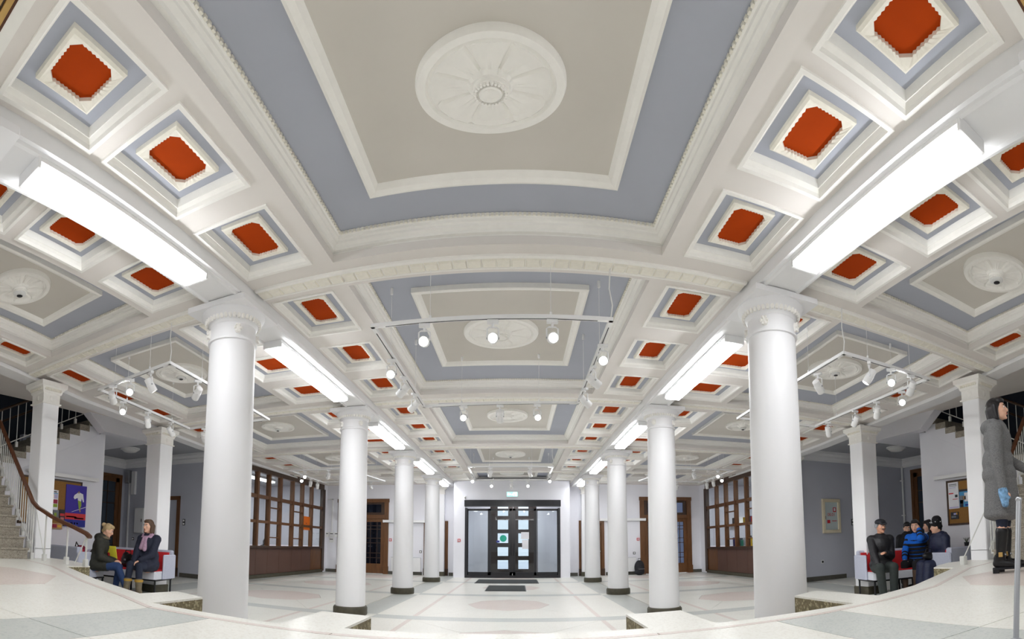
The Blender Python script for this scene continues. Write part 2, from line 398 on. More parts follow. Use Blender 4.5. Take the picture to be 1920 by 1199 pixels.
for sx in (-1,1):
    column(sx, 1.0 if sx < 0 else .75, 2.6, f'white round column beside the camera, {side[sx]} end of the entrance step')
    column(sx, BANDS[0], 2.62, f'thick white round column at the platform edge, nearest in the {side[sx]} row')
    column(sx, BANDS[1], 2.68, f'white round column on a dark base, second in the {side[sx]} row')
    column(sx, BANDS[2], 2.70, f'white round column on a dark base, third in the {side[sx]} row')
    column(sx, BANDS[3], 2.70, f'slim far white column on a dark base, last in the {side[sx]} row')
def pillar(x, y, w, lab, z0=0, rot=0, d=None):
    t = thing('pillar', lab, 'pillar', (x, y, 0), rot); zt = ZS-.072; d = d or w; hw, hd = w/2, d/2
    MB().bbox(-hw,hw,-hd,hd, z0+.15, zt-.34, .012).build('shaft', 'col', t)
    MB().bbox(-hw-.03*(z0 == 0),hw+.03*(z0 == 0),-hd-.03*(z0 == 0),hd+.03*(z0 == 0), z0, z0+.17, .012).build('base', 'basestone' if z0 == 0 else 'col', t)
    pr = [(-.002,zt-.36),(.025,zt-.355),(.025,zt-.335),(.004,zt-.33),(.004,zt-.19),(.02,zt-.18),(.03,zt-.14),(.07,zt-.09),(.09,zt-.08),(.095,zt-.01)]
    rg = [[(-hw-p,-hd-p,z),(hw+p,-hd-p,z),(hw+p,hd+p,z),(-hw-p,hd+p,z)] for p, z in pr]
    m = MB().loft(rg); m.poly(rg[-1]); cp = m.build('capital', 'mould', t)
    e = MB()
    for k in range(4):
        L = w if k % 2 == 0 else d; n = 9
        for i in range(n):
            u = -L/2 + L*(i+.5)/n; o = (hd if k % 2 == 0 else hw)+.045
            p = [(u,-o),(o,u),(u,o),(-o,u)][k]; e.ell((p[0],p[1],zt-.125), (.02,.02,.03), 6, 5)
    e.build('egg_row', 'cream', cp, smooth=True)
    for k in range(4):
        o = (hd if k % 2 == 0 else hw)+.004; p = [(0,-o),(o,0),(0,o),(-o,0)][k]
        MB().ell((p[0],p[1],zt-.26), (.04 if k % 2 == 0 else .012, .012 if k % 2 == 0 else .04, .045), 10, 6).build('flower_boss', 'mould', cp, smooth=True)
    return t
for sx in (-1,1):
    pillar(sx*6.48, 4.46, .32, f'square white pillar at the foot of the {side[sx]} staircase', .78)
    pillar(sx*7.24, 8.12, .42, f'square white pillar behind the {side[sx]} sofa')
    pillar(sx*7.72, 12.0, .46, f'white pilaster at the near end of the {side[sx]} glazed office', d=.5)
    pillar(sx*3.0, 19.45, .5, f'shallow white wall pilaster above the {side[sx]} small brown door', d=.22)
# ------------------------------------------------------------------ floors: terrazzo slabs, bands and inlays laid piece by piece
floor = struct('floor')
MB().box(-13.2, 13.2, 2.0, 24, -.2, -.012).build('grout_bed', 'grout', floor)
G = .004
def piece(nm, pts, mat, z=0., par=None, th=.012):
    c = Vector((sum(p[0] for p in pts)/len(pts), sum(p[1] for p in pts)/len(pts)))
    q = []
    for p in pts:
        d = Vector(p)-c; L = d.length; q.append(c + d*((L-G)/L))
    return MB().prism(q, z-th, z).build(nm, mat, par or floor)
def quadpiece(nm, cf, p0, p1, y0, y1, mat, z=0.): piece(nm, [cf(p0,y0), cf(p1,y0), cf(p1,y1), cf(p0,y1)], mat, z)
def octbay(cf, p0, p1, y0, y1, pc, yc, rp, ry, mat):
    cs = [(p0,y0),(p1,y0),(p1,y1),(p0,y1)]
    ov = [(pc+rp*math.cos(a), yc+ry*math.sin(a)) for a in (k*PI/4 - 3*PI/4 for k in range(8))]
    for k in range(4):
        a, b = cs[k], cs[(k+1) % 4]; v = [ov[(2*k+j) % 8] for j in range(3)]
        piece('terrazzo_slab', [cf(*a), cf(*b), cf(*v[2]), cf(*v[1]), cf(*v[0])], mat)
    piece('octagon_inlay', [cf(*v) for v in ov], 'pink')
ylev = [2.9] + BANDS + [WALLY]
for k in range(5):
    y0 = ylev[k] + (.2 if k else 0); y1 = ylev[k+1] - (.2 if k < 4 else 0); yc = (y0+y1)/2
    octbay(Nv, -1.53, 1.53, y0, y1, 0, yc+.1, .85, min(.95, (y1-y0)*.38), 'slab')
    for sx in (-1,1):
        quadpiece('pink_strip', Nv, sx*1.53, sx*1.61, y0, y1, 'pink')
        quadpiece('terrazzo_slab', Nv, sx*1.61, sx*2.25, y0, y1, 'slab')
        quadpiece('grey_band', Nv, sx*2.25, sx*2.81, y0, y1, 'gband')
        cf = Al(sx)
        quadpiece('terrazzo_slab', cf, .012, .16, y0, y1, 'slab2'); quadpiece('pink_strip', cf, .16, .178, y0, y1, 'pink')
        octbay(cf, .178, .80, y0, y1, .49, yc, .22, min(.95, (y1-y0)*.36), 'slab2')
        quadpiece('pink_strip', cf, .80, .818, y0, y1, 'pink'); quadpiece('terrazzo_slab', cf, .818, .93, y0, y1, 'slab2')
        quadpiece('grey_band', cf, .93, 1.12, y0, y1, 'gband')
for k, y in enumerate(BANDS):
    quadpiece('grey_band', Nv, -2.25, 2.25, y-.2, y+.2, 'gband')
    for sx in (-1,1):
        quadpiece('grey_band', Nv, sx*2.25, sx*2.81, y-.2, y+.2, 'slab2'); quadpiece('grey_band', Al(sx), .012, .93, y-.2, y+.2, 'gband')
        quadpiece('grey_band', Al(sx), .93, 1.12, y-.2, y+.2, 'slab2')
for sx in (-1,1):                                            # alcove floors, square slabs between bands
    for j in range(6):
        ya, yb = 4.4+j*1.25, 4.4+(j+1)*1.25
        for i in range(4):
            xa = bx((ya+yb)/2) + .55 + i*1.15
            piece('terrazzo_slab', [(sx*xa,ya),(sx*(xa+1.15),ya),(sx*(xa+1.15),yb),(sx*xa,yb)], 'gband' if (j == 2 or i == 3) else 'slab2')
# the raised landing: its front edge is cut by three flights of steps between stone cheeks
landing = struct('floor')
LZ = .78
edge = [(-5.9,4.72),(-5.3,4.5),(-4.86,4.24),(-4.9,3.86),(-3.45,3.13),(-2.44,2.72),(-2.40,3.12),(-2.03,2.98),(-2.03,2.42),(-1.05,2.36),(-1.05,2.95),(-.70,2.90),(-.70,2.42),
        (.87,2.52),(.87,3.06),(1.25,3.10),(1.25,2.5),(2.28,2.58),(2.28,3.32),(2.62,3.5),(2.66,2.76),(3.3,2.98),(5.02,3.92),(5.02,4.26),(5.4,4.5),(5.9,4.72)]
out = [(-13,4.72)] + edge + [(13,4.72),(13,-4.5),(-13,-4.5)]
MB().prism(out, -.1, LZ-.014).build('landing_block', 'stone', landing)
def lp(nm, pts, mat, dz=0): return piece(nm, pts, mat, LZ+dz, landing, .014)
main = edge
inner = [(-5.9,3.9),(-4.82,3.62),(-3.35,2.9),(-2.4,2.52),(-1.9,2.28),(-.7,2.26),(.87,2.36),(1.9,2.42),(2.6,2.56),(3.3,2.76),(5.0,3.68),(5.9,3.95)]
# pink strip that follows the edge
strip = [(x, y-.06) for x, y in inner]
for i in range(len(inner)-1):
    a, b = inner[i], inner[i+1]
    lp('pink_strip', [a, b, (b[0], b[1]-.05), (a[0], a[1]-.05)], 'pink', .001)
# rim slabs between strip and edge
rims = [[(-5.9,3.9),(-4.82,3.62),(-4.9,3.86),(-4.86,4.24),(-5.3,4.5),(-5.9,4.72)], [(-4.82,3.62),(-3.35,2.9),(-3.45,3.13),(-4.9,3.86)], [(-3.35,2.9),(-2.4,2.52),(-2.44,2.72),(-3.45,3.13)],
        [(-2.4,2.52),(-1.9,2.28),(-2.03,2.42),(-2.03,2.98),(-2.40,3.12),(-2.44,2.72)], [(-1.9,2.28),(-1.05,2.27),(-1.05,2.36),(-2.03,2.42)], [(-1.05,2.27),(-.7,2.26),(-.70,2.90),(-1.05,2.95)],
        [(-.7,2.26),(.87,2.36),(.87,2.52),(-.70,2.42)], [(.87,2.36),(1.25,2.38),(1.25,3.10),(.87,3.06)], [(1.25,2.38),(1.9,2.42),(2.28,2.5),(2.28,2.58),(1.25,2.5)],
        [(2.28,2.5),(2.6,2.56),(2.66,2.76),(2.62,3.5),(2.28,3.32)], [(2.6,2.56),(3.3,2.76),(3.3,2.98),(2.66,2.76)], [(3.3,2.76),(5.0,3.68),(5.02,3.92),(3.3,2.98)], [(5.0,3.68),(5.9,3.95),(5.9,4.72),(5.4,4.5),(5.02,4.26),(5.02,3.92)]]
for r in rims: MB().prism(r, LZ-.014, LZ).build('terrazzo_slab', 'slab', landing)
def yin(x): return interp(x, [p[0] for p in inner], [p[1] for p in inner])-.05
lanes = [(-5.9,-3.1,'slab'),(-3.1,-1.88,'slab'),(-1.88,-1.42,'gband'),(-1.42,1.55,'slab'),(1.55,2.02,'gband'),(2.02,3.4,'slab'),(3.4,5.9,'slab')]
for a, b, mt in lanes:
    top = [(a, yin(a))] + [p_ for p_ in [(x, y-.05) for x, y in inner] if a < p_[0] < b] + [(b, yin(b))]
    ym = 1.35
    lp('terrazzo_slab' if mt == 'slab' else 'grey_band', [(a,ym),(b,ym)] + top[::-1], mt)
    lp('terrazzo_slab' if mt == 'slab' else 'grey_band', [(a,-1),(b,-1),(b,ym),(a,ym)], mt)
for cx, cy in ((-4.15,1.95),(4.45,2.1)):
    lp('octagon_inlay', [(cx+1.08*math.cos(k*PI/4+PI/8), cy+1.0*math.sin(k*PI/4+PI/8)) for k in range(8)], 'pink', .002)
MB().box(-13,-5.9,-4.4,4.7,LZ-.014,LZ).build('terrazzo_slab', 'slab', landing); MB().box(5.9,13,-4.4,4.7,LZ-.014,LZ).build('terrazzo_slab', 'slab', landing); MB().box(-5.9,5.9,-4.4,-1,LZ-.014,LZ).build('terrazzo_slab', 'slab', landing)
for x0, x1, y in ((-.70,.87,2.46),(-2.03,-1.05,2.40),(1.25,2.28,2.54)):
    for k in range(4): MB().box(x0+.004, x1-.004, y+.005+.29*k, y+.29*(k+1), 0.001, LZ-.156*(k+1)).build('stone_step', 'step', landing)
# ------------------------------------------------------------------ walls
def xwall(name, x0, x1, z0, z1, holes, y0, y1, mat, parent=None):
    """a wall across the hall with rectangular openings"""
    m = MB(); xs = sorted({x0,x1,*[h for q in holes for h in q[:2]]}); zs = sorted({z0,z1,*[h for q in holes for h in q[2:]]})
    for i in range(len(xs)-1):
        run = None
        for j in range(len(zs)-1):
            xc, zc = (xs[i]+xs[i+1])/2, (zs[j]+zs[j+1])/2
            inside = any(h[0] < xc < h[1] and h[2] < zc < h[3] for h in holes)
            if not inside:
                if run and abs(run[1]-zs[j]) < 1e-6: run[1] = zs[j+1]
                else:
                    if run: m.box(xs[i],xs[i+1],y0,y1,*run)
                    run = [zs[j], zs[j+1]]
        if run: m.box(xs[i],xs[i+1],y0,y1,*run)
    o = m.build(name, mat, parent, kind='structure' if not parent else None); return o
LD, SD1, PT, SD2, RD = (-7.33,-5.17,-.2,3.10), (-3.60,-2.64,-.2,2.19), (-2.22,2.14,-.2,3.48), (2.68,3.68,-.2,2.21), (5.26,7.42,-.2,3.18)
xwall('wall_back', -8.05, 8.12, -.2, 3.95, [LD,SD1,PT,SD2,RD], WALLY, WALLY+.3, 'wall')
bb = struct('baseboard_back')
for a, b in ((-8.0,-7.4),(-5.1,-3.68),(-2.58,-2.28),(2.2,2.6),(3.75,5.18),(7.5,8.05)): MB().box(a,b,WALLY-.03,WALLY,0,.13).build('skirting_board', 'skirting', bb)
# portal: a projecting white surround with a black sliding door set
PY = 18.6
por = struct('door_1')
xwall('surround', -2.27, 2.19, -.05, 3.52, [(-1.83,1.82,-.2,2.96)], PY, WALLY+.05, 'wall', por)
MB().box(-2.27,2.19,PY+.01,WALLY,3.52,3.72).build('surround_top', 'wall', por)
fr = MB(); fr.box(-1.85,1.84,PY-.07,PY+.1,2.72,2.97); fr.build('header', 'frame', por)
MB().box(-1.83,1.82,PY-.085,PY-.072,2.76,2.92).build('header_cover', 'black', por)
for a, b in ((-1.83,-1.73),(1.73,1.82)): MB().box(a,b,PY-.03,PY+.08,0,2.66).build('frame_post', 'frame', por)
MB().box(-1.73,1.73,PY-.03,PY+.05,0.0,.10).build('sill', 'frame', por)
for a, b, yo in ((-1.73,-.92,.03),(.92,1.73,.03),(-.93,-.02,-.02),(.0,.91,-.02)):
    inner_ = yo < 0
    l = MB(); y0 = PY+yo
    fw = .10 if inner_ else .03
    l.box(a,a+fw,y0,y0+.045,.1,2.64); l.box(b-fw,b,y0,y0+.045,.1,2.64); l.box(a,b,y0,y0+.045,2.56,2.64); l.box(a,b,y0,y0+.045,.1,.22)
    lf = l.build('sliding_leaf' if inner_ else 'side_light', 'frame', por)
    MB().box(a+fw,b-fw,y0+.018,y0+.026,.22,2.56).build('glass_pane', 'clear', lf)
    if inner_ and a < -.5:
        MB().lathe([(.0,0),(.13,0),(.13,.004),(0,.004)], seg=24, caps=False).build('round_sticker', pm('teal_sticker', (40,176,150), .5), lf, loc=(-.36,y0+.012,1.50)).rotation_euler = (PI/2,0,0)
        MB().box(-.62,-.5,y0+.008,y0+.014,1.34,1.42).build('label_sticker', pm('blue_sticker', (50,60,140), .5), lf)
    if inner_ and a > -.5:
        MB().box(.32,.62,y0+.008,y0+.014,1.47,1.74).build('notice', 'paper', lf); MB().box(.36,.60,y0+.008,y0+.014,1.10,1.44).build('notice', 'paper', lf)
    if inner_: MB().tube([(b-.05 if a < -.5 else a+.05, y0-.05, .85),(b-.05 if a < -.5 else a+.05, y0-.05, 1.3)], .014).build('pull_bar', 'black', lf)
MB().bbox(-.2,.1,PY-.14,PY-.08,2.9,2.95).build('motion_sensor', 'black', por)
# vestibule and its old outer doors
ves = struct('wall_vestibule')
MB().box(-2.1,-1.95,WALLY,21.4,-.1,3.5).build('side_wall', 'wall', ves); MB().box(1.95,2.1,WALLY,21.4,-.1,3.5).build('side_wall', 'wall', ves)
MB().box(-2.1,2.1,WALLY,21.4,3.4,3.5).build('lid', 'wall', ves)
t = thing('ceiling_light', 'small white ceiling light added to brighten the glass entrance lobby', 'lamp', (0,20.3,3.4)); MB().bbox(-.4,.4,-.2,.2,-.05,0).build('housing', 'white', t); MB().bbox(-.36,.36,-.17,.17,-.075,-.05).build('diffuser', em('lobby_fill_diffuser', (255,255,255), 6), t); MB().box(-.41,.41,-.21,-.19,-.06,0).build('edge_trim', 'grey', t)  # invented fitting, put in because the lobby came out too dark
VY = 21.2
xwall('end_wall', -2.0, 2.0, -.1, 3.45, [(-1.0,1.0,-.1,3.1)], VY, VY+.2, 'wall', ves)
old = struct('door_2')
MB().box(-1.0,-.93,VY-.02,VY+.12,0,3.1).build('jamb', 'wood_o', old); MB().box(.93,1.0,VY-.02,VY+.12,0,3.1).build('jamb', 'wood_o', old); MB().box(-1,1,VY-.02,VY+.12,3.02,3.1).build('head', 'wood_o', old)
rows = [(.22,.60),(.78,1.16),(1.34,1.76),(1.93,2.34),(2.52,2.92)]
for a, b, wx0, wx1 in ((-.93,-.005,-.68,-.22),(.005,.93,.22,.66)):
    lf = xwall('door_leaf', a, b, .02, 3.02, [(wx0,wx1,z0,z1) for z0, z1 in rows], VY, VY+.05, 'wood_o', old)
    for z0, z1 in rows: MB().box(wx0,wx1,VY+.02,VY+.03,z0,z1).build('glass_pane', 'clear', lf)
    MB().box(wx0-.04,wx0-.01,VY-.05,VY,.95,1.25).build('handle', 'black', lf)
# timber doors with leaded glass either side
def big_door(nm, x0, x1, ztop):
    d = struct(nm); y = WALLY
    zt = ztop; fw = .13
    for a, b in ((x0-.05,x0+fw),(x1-fw,x1+.05)):
        MB().box(a,b,y-.05,y+.2,.0,zt).build('jamb', 'wood', d); MB().box(a-.02,b+.02,y-.075,y,.0,.32).build('plinth_block', 'wood', d)
    MB().box(x0-.07,x1+.07,y-.06,y+.2,zt-.12,zt+.03).build('head', 'wood', d)
    MB().box(x0+fw,x1-fw,y-.03,y+.1,2.30,2.46).build('transom_bar', 'wood', d)
    xm = (x0+x1)/2
    tr = MB(); tr.box(x0+fw,x1-fw,y+.02,y+.08,2.46,2.56); tr.box(x0+fw,x1-fw,y+.02,y+.08,zt-.2,zt-.12)
    for a in (x0+fw, xm-.08, x1-fw-.16): tr.box(a,a+.16,y+.02,y+.08,2.56,zt-.2)
    tl = tr.build('transom_light', 'wood_d', d)
    for a, b in ((x0+fw+.16,xm-.08),(xm+.08,x1-fw-.16)): MB().box(a,b,y+.045,y+.055,2.56,zt-.2).build('glass_pane', 'door_g', tl)
    for a, b in ((x0+fw,xm-.004),(xm+.004,x1-fw)):
        l = MB(); s = .16
        l.box(a,a+s,y+.02,y+.07,.02,2.3); l.box(b-s,b,y+.02,y+.07,.02,2.3); l.box(a+s,b-s,y+.02,y+.07,2.16,2.3); l.box(a+s,b-s,y+.02,y+.07,.02,.42)
        lf = l.build('door_leaf', 'wood', d)
        MB().box(a+s,b-s,y+.04,y+.05,.42,2.16).build('glass_pane', 'door_g', lf)
        for zz in (.66,.86,1.28,1.48,1.86,2.0): MB().box(a+s,b-s,y+.03,y+.06,zz-.012,zz+.012).build('glazing_bar', 'wood_d', lf)
        for q in (.27,.73): xx = lerp(a+s,b-s,q); MB().box(xx-.012,xx+.012,y+.03,y+.06,.42,2.16).build('glazing_bar', 'wood_d', lf)
    MB().tube([(xm-.09,y-.02,1.0),(xm-.09,y-.02,1.2)], .012).build('pull_bar', 'grey', d)
big_door('door_3', -7.33, -5.17, 3.10); big_door('door_4', 5.26, 7.42, 3.18)
def small_door(nm, x0, x1, zt, y, hside, out=1):
    d = struct(nm)
    MB().box(x0-.02,x0+.1,y-.04,y+.12,0,zt).build('jamb', 'wood', d); MB().box(x1-.1,x1+.02,y-.04,y+.12,0,zt).build('jamb', 'wood', d); MB().box(x0-.02,x1+.02,y-.045,y+.12,zt-.1,zt+.02).build('head', 'wood', d)
    for a in (x0-.03, x1-.11): MB().box(a,a+.14,y-.06,y,0,.28).build('plinth_block', 'wood_d', d)
    a, b = x0+.1, x1-.1
    l = MB().box(a,b,y+.04,y+.08,.01,zt-.1)
    for z0, z1 in ((.2,.75),(.9,1.45),(1.6,zt-.28)):
        l.loft([[(a+.12,y+.04,z0),(b-.12,y+.04,z0),(b-.12,y+.04,z1),(a+.12,y+.04,z1)],[(a+.15,y+.028,z0+.03),(b-.15,y+.028,z0+.03),(b-.15,y+.028,z1-.03),(a+.15,y+.028,z1-.03)]])
        l.quad((a+.15,y+.028,z0+.03),(b-.15,y+.028,z0+.03),(b-.15,y+.028,z1-.03),(a+.15,y+.028,z1-.03))
    lf = l.build('door_leaf', 'wood', d)
    hx = b-.06 if hside > 0 else a+.06
    MB().box(hx-.02,hx+.02,y+.025,y+.04,.92,1.16).build('handle_plate', 'black', lf)
    MB().ell((hx,y,.98), (.025,.03,.025), 10, 6).build('knob', 'white', lf, smooth=True)
small_door('door_5', -3.60, -2.64, 2.19, WALLY, 1); small_door('door_6', 2.68, 3.68, 2.21, WALLY, 1)
# outside: snow and a dark porch seen through the doors
MB().box(-14,14,21.4,40,-.35,-.1).build('snow_ground', 'snow', None, kind='structure').name = 'floor_outside'
for x0, x1 in ((-7.0,-6.1),(-5.75,-5.45),(5.5,5.9),(6.3,7.2)): MB().box(x0,x1,22.2,22.6,-.1,3.6).build('porch_pier', 'dark', ves)
# ------------------------------------------------------------------ glazed offices on both sides
def office(sx, nm, mull):
    wn = struct(nm); X = 7.95
    def b(x0,x1,y0,y1,z0,z1): return (min(sx*x0,sx*x1), max(sx*x0,sx*x1), y0, y1, z0, z1)
    zr = [1.07, 1.87, 2.70, 3.52]; y0, y1 = mull[0], mull[-1]
    MB().box(*b(X-.05,X+.1,y0,y1,3.50,3.73)).build('head_rail', 'wood_d', wn)
    MB().box(*b(X-.14,X+.12,y0,y1-.25,1.0,1.07)).build('counter_ledge', 'wood_d', wn)
    n = len(mull)-1
    for i, y in enumerate(mull):
        wd = .055 if 0 < i < n else .12
        MB().box(*b(X-.055,X+.09,y-wd,y+wd,0.05 if i in (0,n) else 1.05,3.52)).build('mullion', 'wood_d' if i in (0,n) else 'wood', wn)
    for z, hh in ((1.87,.045),(2.70,.06)):
        MB().box(*b(X-.04,X+.08,y0,y1,z-hh,z+hh)).build('transom', 'wood', wn)
    for i in range(n):
        for j in range(3):
            a, c = mull[i]+.055, mull[i+1]-.055
            MB().box(*b(X+.02,X+.026,a,c,zr[j]+.04,zr[j+1]-.05)).build('glass_pane', 'clear', wn)
        if i in (2, n-3):
            for z in (1.36, 2.38): MB().box(*b(X-.02,X+.06,mull[i],mull[i+1],z-.02,z+.02)).build('glazing_bar', 'wood', wn)
    for i in range(n):
        a, c = mull[i], mull[i+1]
        MB().box(*b(X-.015,X+.06,a+.006,c-.006,.13,.995)).build('dado_panel', 'panel' if i < n-1 else 'wood', wn)
    MB().box(*b(X-.05,X+.06,y0,y1,0,.12)).build('kick_stone', 'basestone', wn)
    rm = struct('wall_office')
    MB().box(*b(11.0,11.15,12.2,19.6,0,3.9)).build('rear_wall', 'wall', rm); MB().box(*b(8.0,11.1,19.5,19.6,0,3.9)).build('end_wall', 'wall', rm)
    MB().box(*b(8.0,11.1,12.05,12.2,0,3.9)).build('near_wall', 'wall', rm); MB().box(*b(7.9,11.1,12.1,19.6,3.74,3.9)).build('lid', 'ceil_g', rm)
    MB().box(*b(8.05,11.1,12.2,19.5,-.005,.01)).build('boards', 'wood', rm)
    MB().box(*b(X+.02,X+.12,y0,y1,0,1.0)).build('counter_back', 'panel', rm)
    ol = area_lamp('office_light', (sx*9.4,15.8,3.55), (.5,4.0), 60)
    t = thing('ceiling_light', f'long white strip light inside the {side[sx]} office, seen through the glass', 'lamp', (sx*9.4,15.8,3.6))
    MB().bbox(-.12,.12,-1.6,1.6,.06,.14).build('housing', 'white', t); MB().bbox(-.1,.1,-1.55,1.55,.0,.058).build('diffuser', em('office_tube', (255,255,255), 5), t)
    MB().tube([(0,-1,.14),(0,-1,.2)], .01).build('rod', 'white', t)
    return wn
office(-1, 'window_1', [12.32,13.70,14.48,15.32,16.30,17.16,18.05,19.25]); office(1, 'window_2', [12.32,13.45,14.35,15.25,16.12,17.0,17.9,19.0])
for sx, nm in ((-1,'wall_left_end'),(1,'wall_right_end')): MB().box(min(sx*7.9,sx*8.2),max(sx*7.9,sx*8.2),19.0 if sx > 0 else 19.25,19.7,0,3.9).build(nm, 'wall', None, kind='structure')
# ------------------------------------------------------------------ side alcoves, stair walls, stairs
AY = 11.9
for sx, nm in ((-1,'left'),(1,'right')):
    def b(x0,x1,y0,y1,z0,z1): return (min(sx*x0,sx*x1), max(sx*x0,sx*x1), y0, y1, z0, z1)
    MB().box(*b(7.5,12.6,AY,AY+.15,-.05,4.1)).build(f'wall_{nm}_alcove', 'wall_g', None, kind='structure')
    MB().box(*b(12.3,12.5,7.6,AY,-.05,4.1)).build(f'wall_{nm}_side', 'wall_g', None, kind='structure')
    MB().box(*b(7.3,12.5,9.7,AY,3.88,4.05)).build(f'ceiling_{nm}_alcove', 'ceil_g', None, kind='structure')
    cm = struct('trim_5' if sx < 0 else 'trim_6')
    pr = [(.0,3.58),(.03,3.58),(.03,3.64),(.06,3.70),(.06,3.74),(.12,3.80),(.13,3.88)]
    MB().loft([[(sx*x,AY-o,z) for o, z in pr] for x in (7.5,12.3)], False).build('cornice', 'beam', cm)
    MB().loft([[(sx*(12.3-o),y,z) for o, z in pr] for y in (7.7,AY)], False).build('cornice', 'beam', cm)
    sk = struct(f'baseboard_{nm}')
    MB().box(*b(7.5,9.6,AY-.03,AY,0,.13)).build('skirting_board', 'skirting', sk); MB().box(*b(11.0,12.3,AY-.03,AY,0,.13)).build('skirting_board', 'skirting', sk)
    # stair wall: carries the upper flight
    prof = [(4.75,0),(8.0,0),(8.0,3.797),(4.75,2.14)]
    m = MB(); m.loft([[(sx*9.0,y,z) for y, z in prof],[(sx*9.22,y,z) for y, z in prof]]); m.poly([(sx*9.0,y,z) for y, z in prof]); m.poly([(sx*9.22,y,z) for y, z in prof])
    m.build(f'wall_{nm}_stair', 'wall', None, kind='structure')
    MB().box(*b(9.22,12.3,7.8,8.0,0,3.6)).build(f'wall_{nm}_stair_end', 'wall', None, kind='structure')
    bk = [(6.3,4.9),(6.88,4.30),(7.66,3.70),(9.75,3.70),(9.75,4.9)]
    m = MB(); m.loft([[(sx*8.64,y,z) for y, z in bk],[(sx*8.90,y,z) for y, z in bk]]); m.poly([(sx*8.64,y,z) for y, z in bk]); m.poly([(sx*8.90,y,z) for y, z in bk])
    m.build(f'ceiling_{nm}_bulkhead', 'wall', None, kind='structure')
    MB().box(*b(8.9,12.5,8.0,9.75,3.80,3.9)).build(f'ceiling_{nm}_link', 'wall', None, kind='structure')
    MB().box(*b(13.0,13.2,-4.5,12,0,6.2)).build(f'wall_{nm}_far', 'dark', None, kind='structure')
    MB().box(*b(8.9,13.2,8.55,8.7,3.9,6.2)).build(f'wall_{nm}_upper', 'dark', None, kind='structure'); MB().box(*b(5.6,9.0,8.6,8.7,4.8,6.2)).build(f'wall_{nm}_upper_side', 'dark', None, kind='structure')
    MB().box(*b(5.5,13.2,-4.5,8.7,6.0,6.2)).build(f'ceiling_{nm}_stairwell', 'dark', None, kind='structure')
    MB().box(*b(5.55,5.75,-4.5,1.0,3.6,6.2)).build(f'wall_{nm}_inner', 'wall', None, kind='structure')
    # upper flight
    st = thing('staircase', f'upper flight of grey stone stairs behind the {nm} pillar, climbing away', 'stairs', (0,0,0))
    y, z = 4.78, 2.64
    for k in range(10):
        m = MB(); m.bbox(*b(8.96,10.9,y,y+.31,z-.14,z),.006); m.build('stone_step', 'step', st)
        q = [(y,z-.26),(y+.295,z-.26),(y+.295,z-.14),(y,z-.14)]
        MB().loft([[(sx*8.985,a,c) for a, c in q],[(sx*9.25,a,c) for a, c in q]]).poly([(sx*8.985,a,c) for a, c in q]).build('stringer_block', 'wall', st)
        y += .295; z += .150
    pr = [(4.78,2.16),(7.78,3.69),(7.78,3.99),(4.78,2.49)]
    m = MB(); m.loft([[(sx*8.98,a,c) for a, c in pr],[(sx*9.26,a,c) for a, c in pr]]); m.poly([(sx*8.98,a,c) for a, c in pr]); m.build('stringer', 'wall', st)
    rl = thing('stair_railing', f'white railing with dark handrail on the upper {nm} flight', 'railing', (0,0,0))
    MB().tube([(sx*9.04,4.3,2.62),(sx*9.04,7.7,4.32)], .012, 6).build('bottom_bar', 'rail', rl)
    MB().tube([(sx*9.04,4.3,3.42),(sx*9.04,7.7,5.12)], .03, 8).build('handrail', 'wood_d', rl)
    MB().tube([(sx*10.7,4.3,3.12),(sx*10.7,7.7,4.82)], .03, 8).build('wall_rail', 'wood_d', rl)
    for k in range(17):
        yy = 4.45 + .2*k; zz = 2.62 + (yy-4.3)*.5
        MB().tube([(sx*9.04,yy,zz - (.12 if k % 2 else 0)),(sx*9.04,yy,zz+.8)], .009, 6).build('baluster', 'rail', rl)
        if k % 2: MB().bbox(*b(9.01,9.07,yy-.03,yy+.03,zz-.16,zz-.04)).build('shoe', 'rail', rl)
    # lower flight beside the pillar
    lo = thing('staircase', f'worn stone steps rising from the landing at the {nm} edge', 'stairs', (0,0,0))
    TR, RS = .135, .165
    for k in range(9):
        x0 = 6.05+TR*k
        m = MB(); m.bbox(*b(x0,x0+TR+.02,1.7,4.0,LZ+RS*k,LZ+RS*(k+1)-.03),.004); m.bbox(*b(x0-.015,x0+TR+.02,1.7,4.02,LZ+RS*(k+1)-.03,LZ+RS*(k+1)),.008)
        m.build('stone_step', 'step', lo)
    MB().box(*b(6.05+TR*9,9.3,.5,4.0,LZ+RS*9-.16,LZ+RS*9)).build('half_landing', 'step', lo)
    MB().loft([[(sx*(6.1+TR*k),yy,LZ+RS*k) for k, yy in ((0,1.72),(0,3.98),(8.9,3.98),(8.9,1.72))],[(sx*(6.1+TR*9.2),yy,LZ+.01) for yy in (1.72,3.98,3.98,1.72)]]).build('stair_body', 'wall', lo)
    hr = thing('stair_railing', f'curved brown handrail on white balusters at the {nm} stair foot', 'railing', (0,0,0))
    hp = [] if sx > 0 else [(4.72,1.17),(4.80,1.215),(5.06,1.29),(5.31,1.35),(5.6,1.43),(5.79,1.50),(5.98,1.565),(6.14,1.66),(6.24,1.78),(6.35,1.91),(6.54,2.13),(6.94,2.60),(7.37,3.12)]
    if sx > 0: hp = [(6.2,1.74),(6.3,1.83),(6.4,1.93),(6.54,2.11),(6.75,2.33),(6.95,2.56),(7.37,3.12)]
    m = MB(); rg = []
    for i, (x, z) in enumerate(hp):
        a = hp[max(0,i-1)]; c = hp[min(len(hp)-1,i+1)]; d = Vector((c[0]-a[0], c[1]-a[1])).normalized(); nx, nz = -d.y, d.x
        rg.append([(sx*(x+nx*q), 4.1+p, z+nz*q) for p, q in ((-.032,-.02),(.032,-.02),(.036,.004),(.02,.026),(-.02,.026),(-.036,.004))])
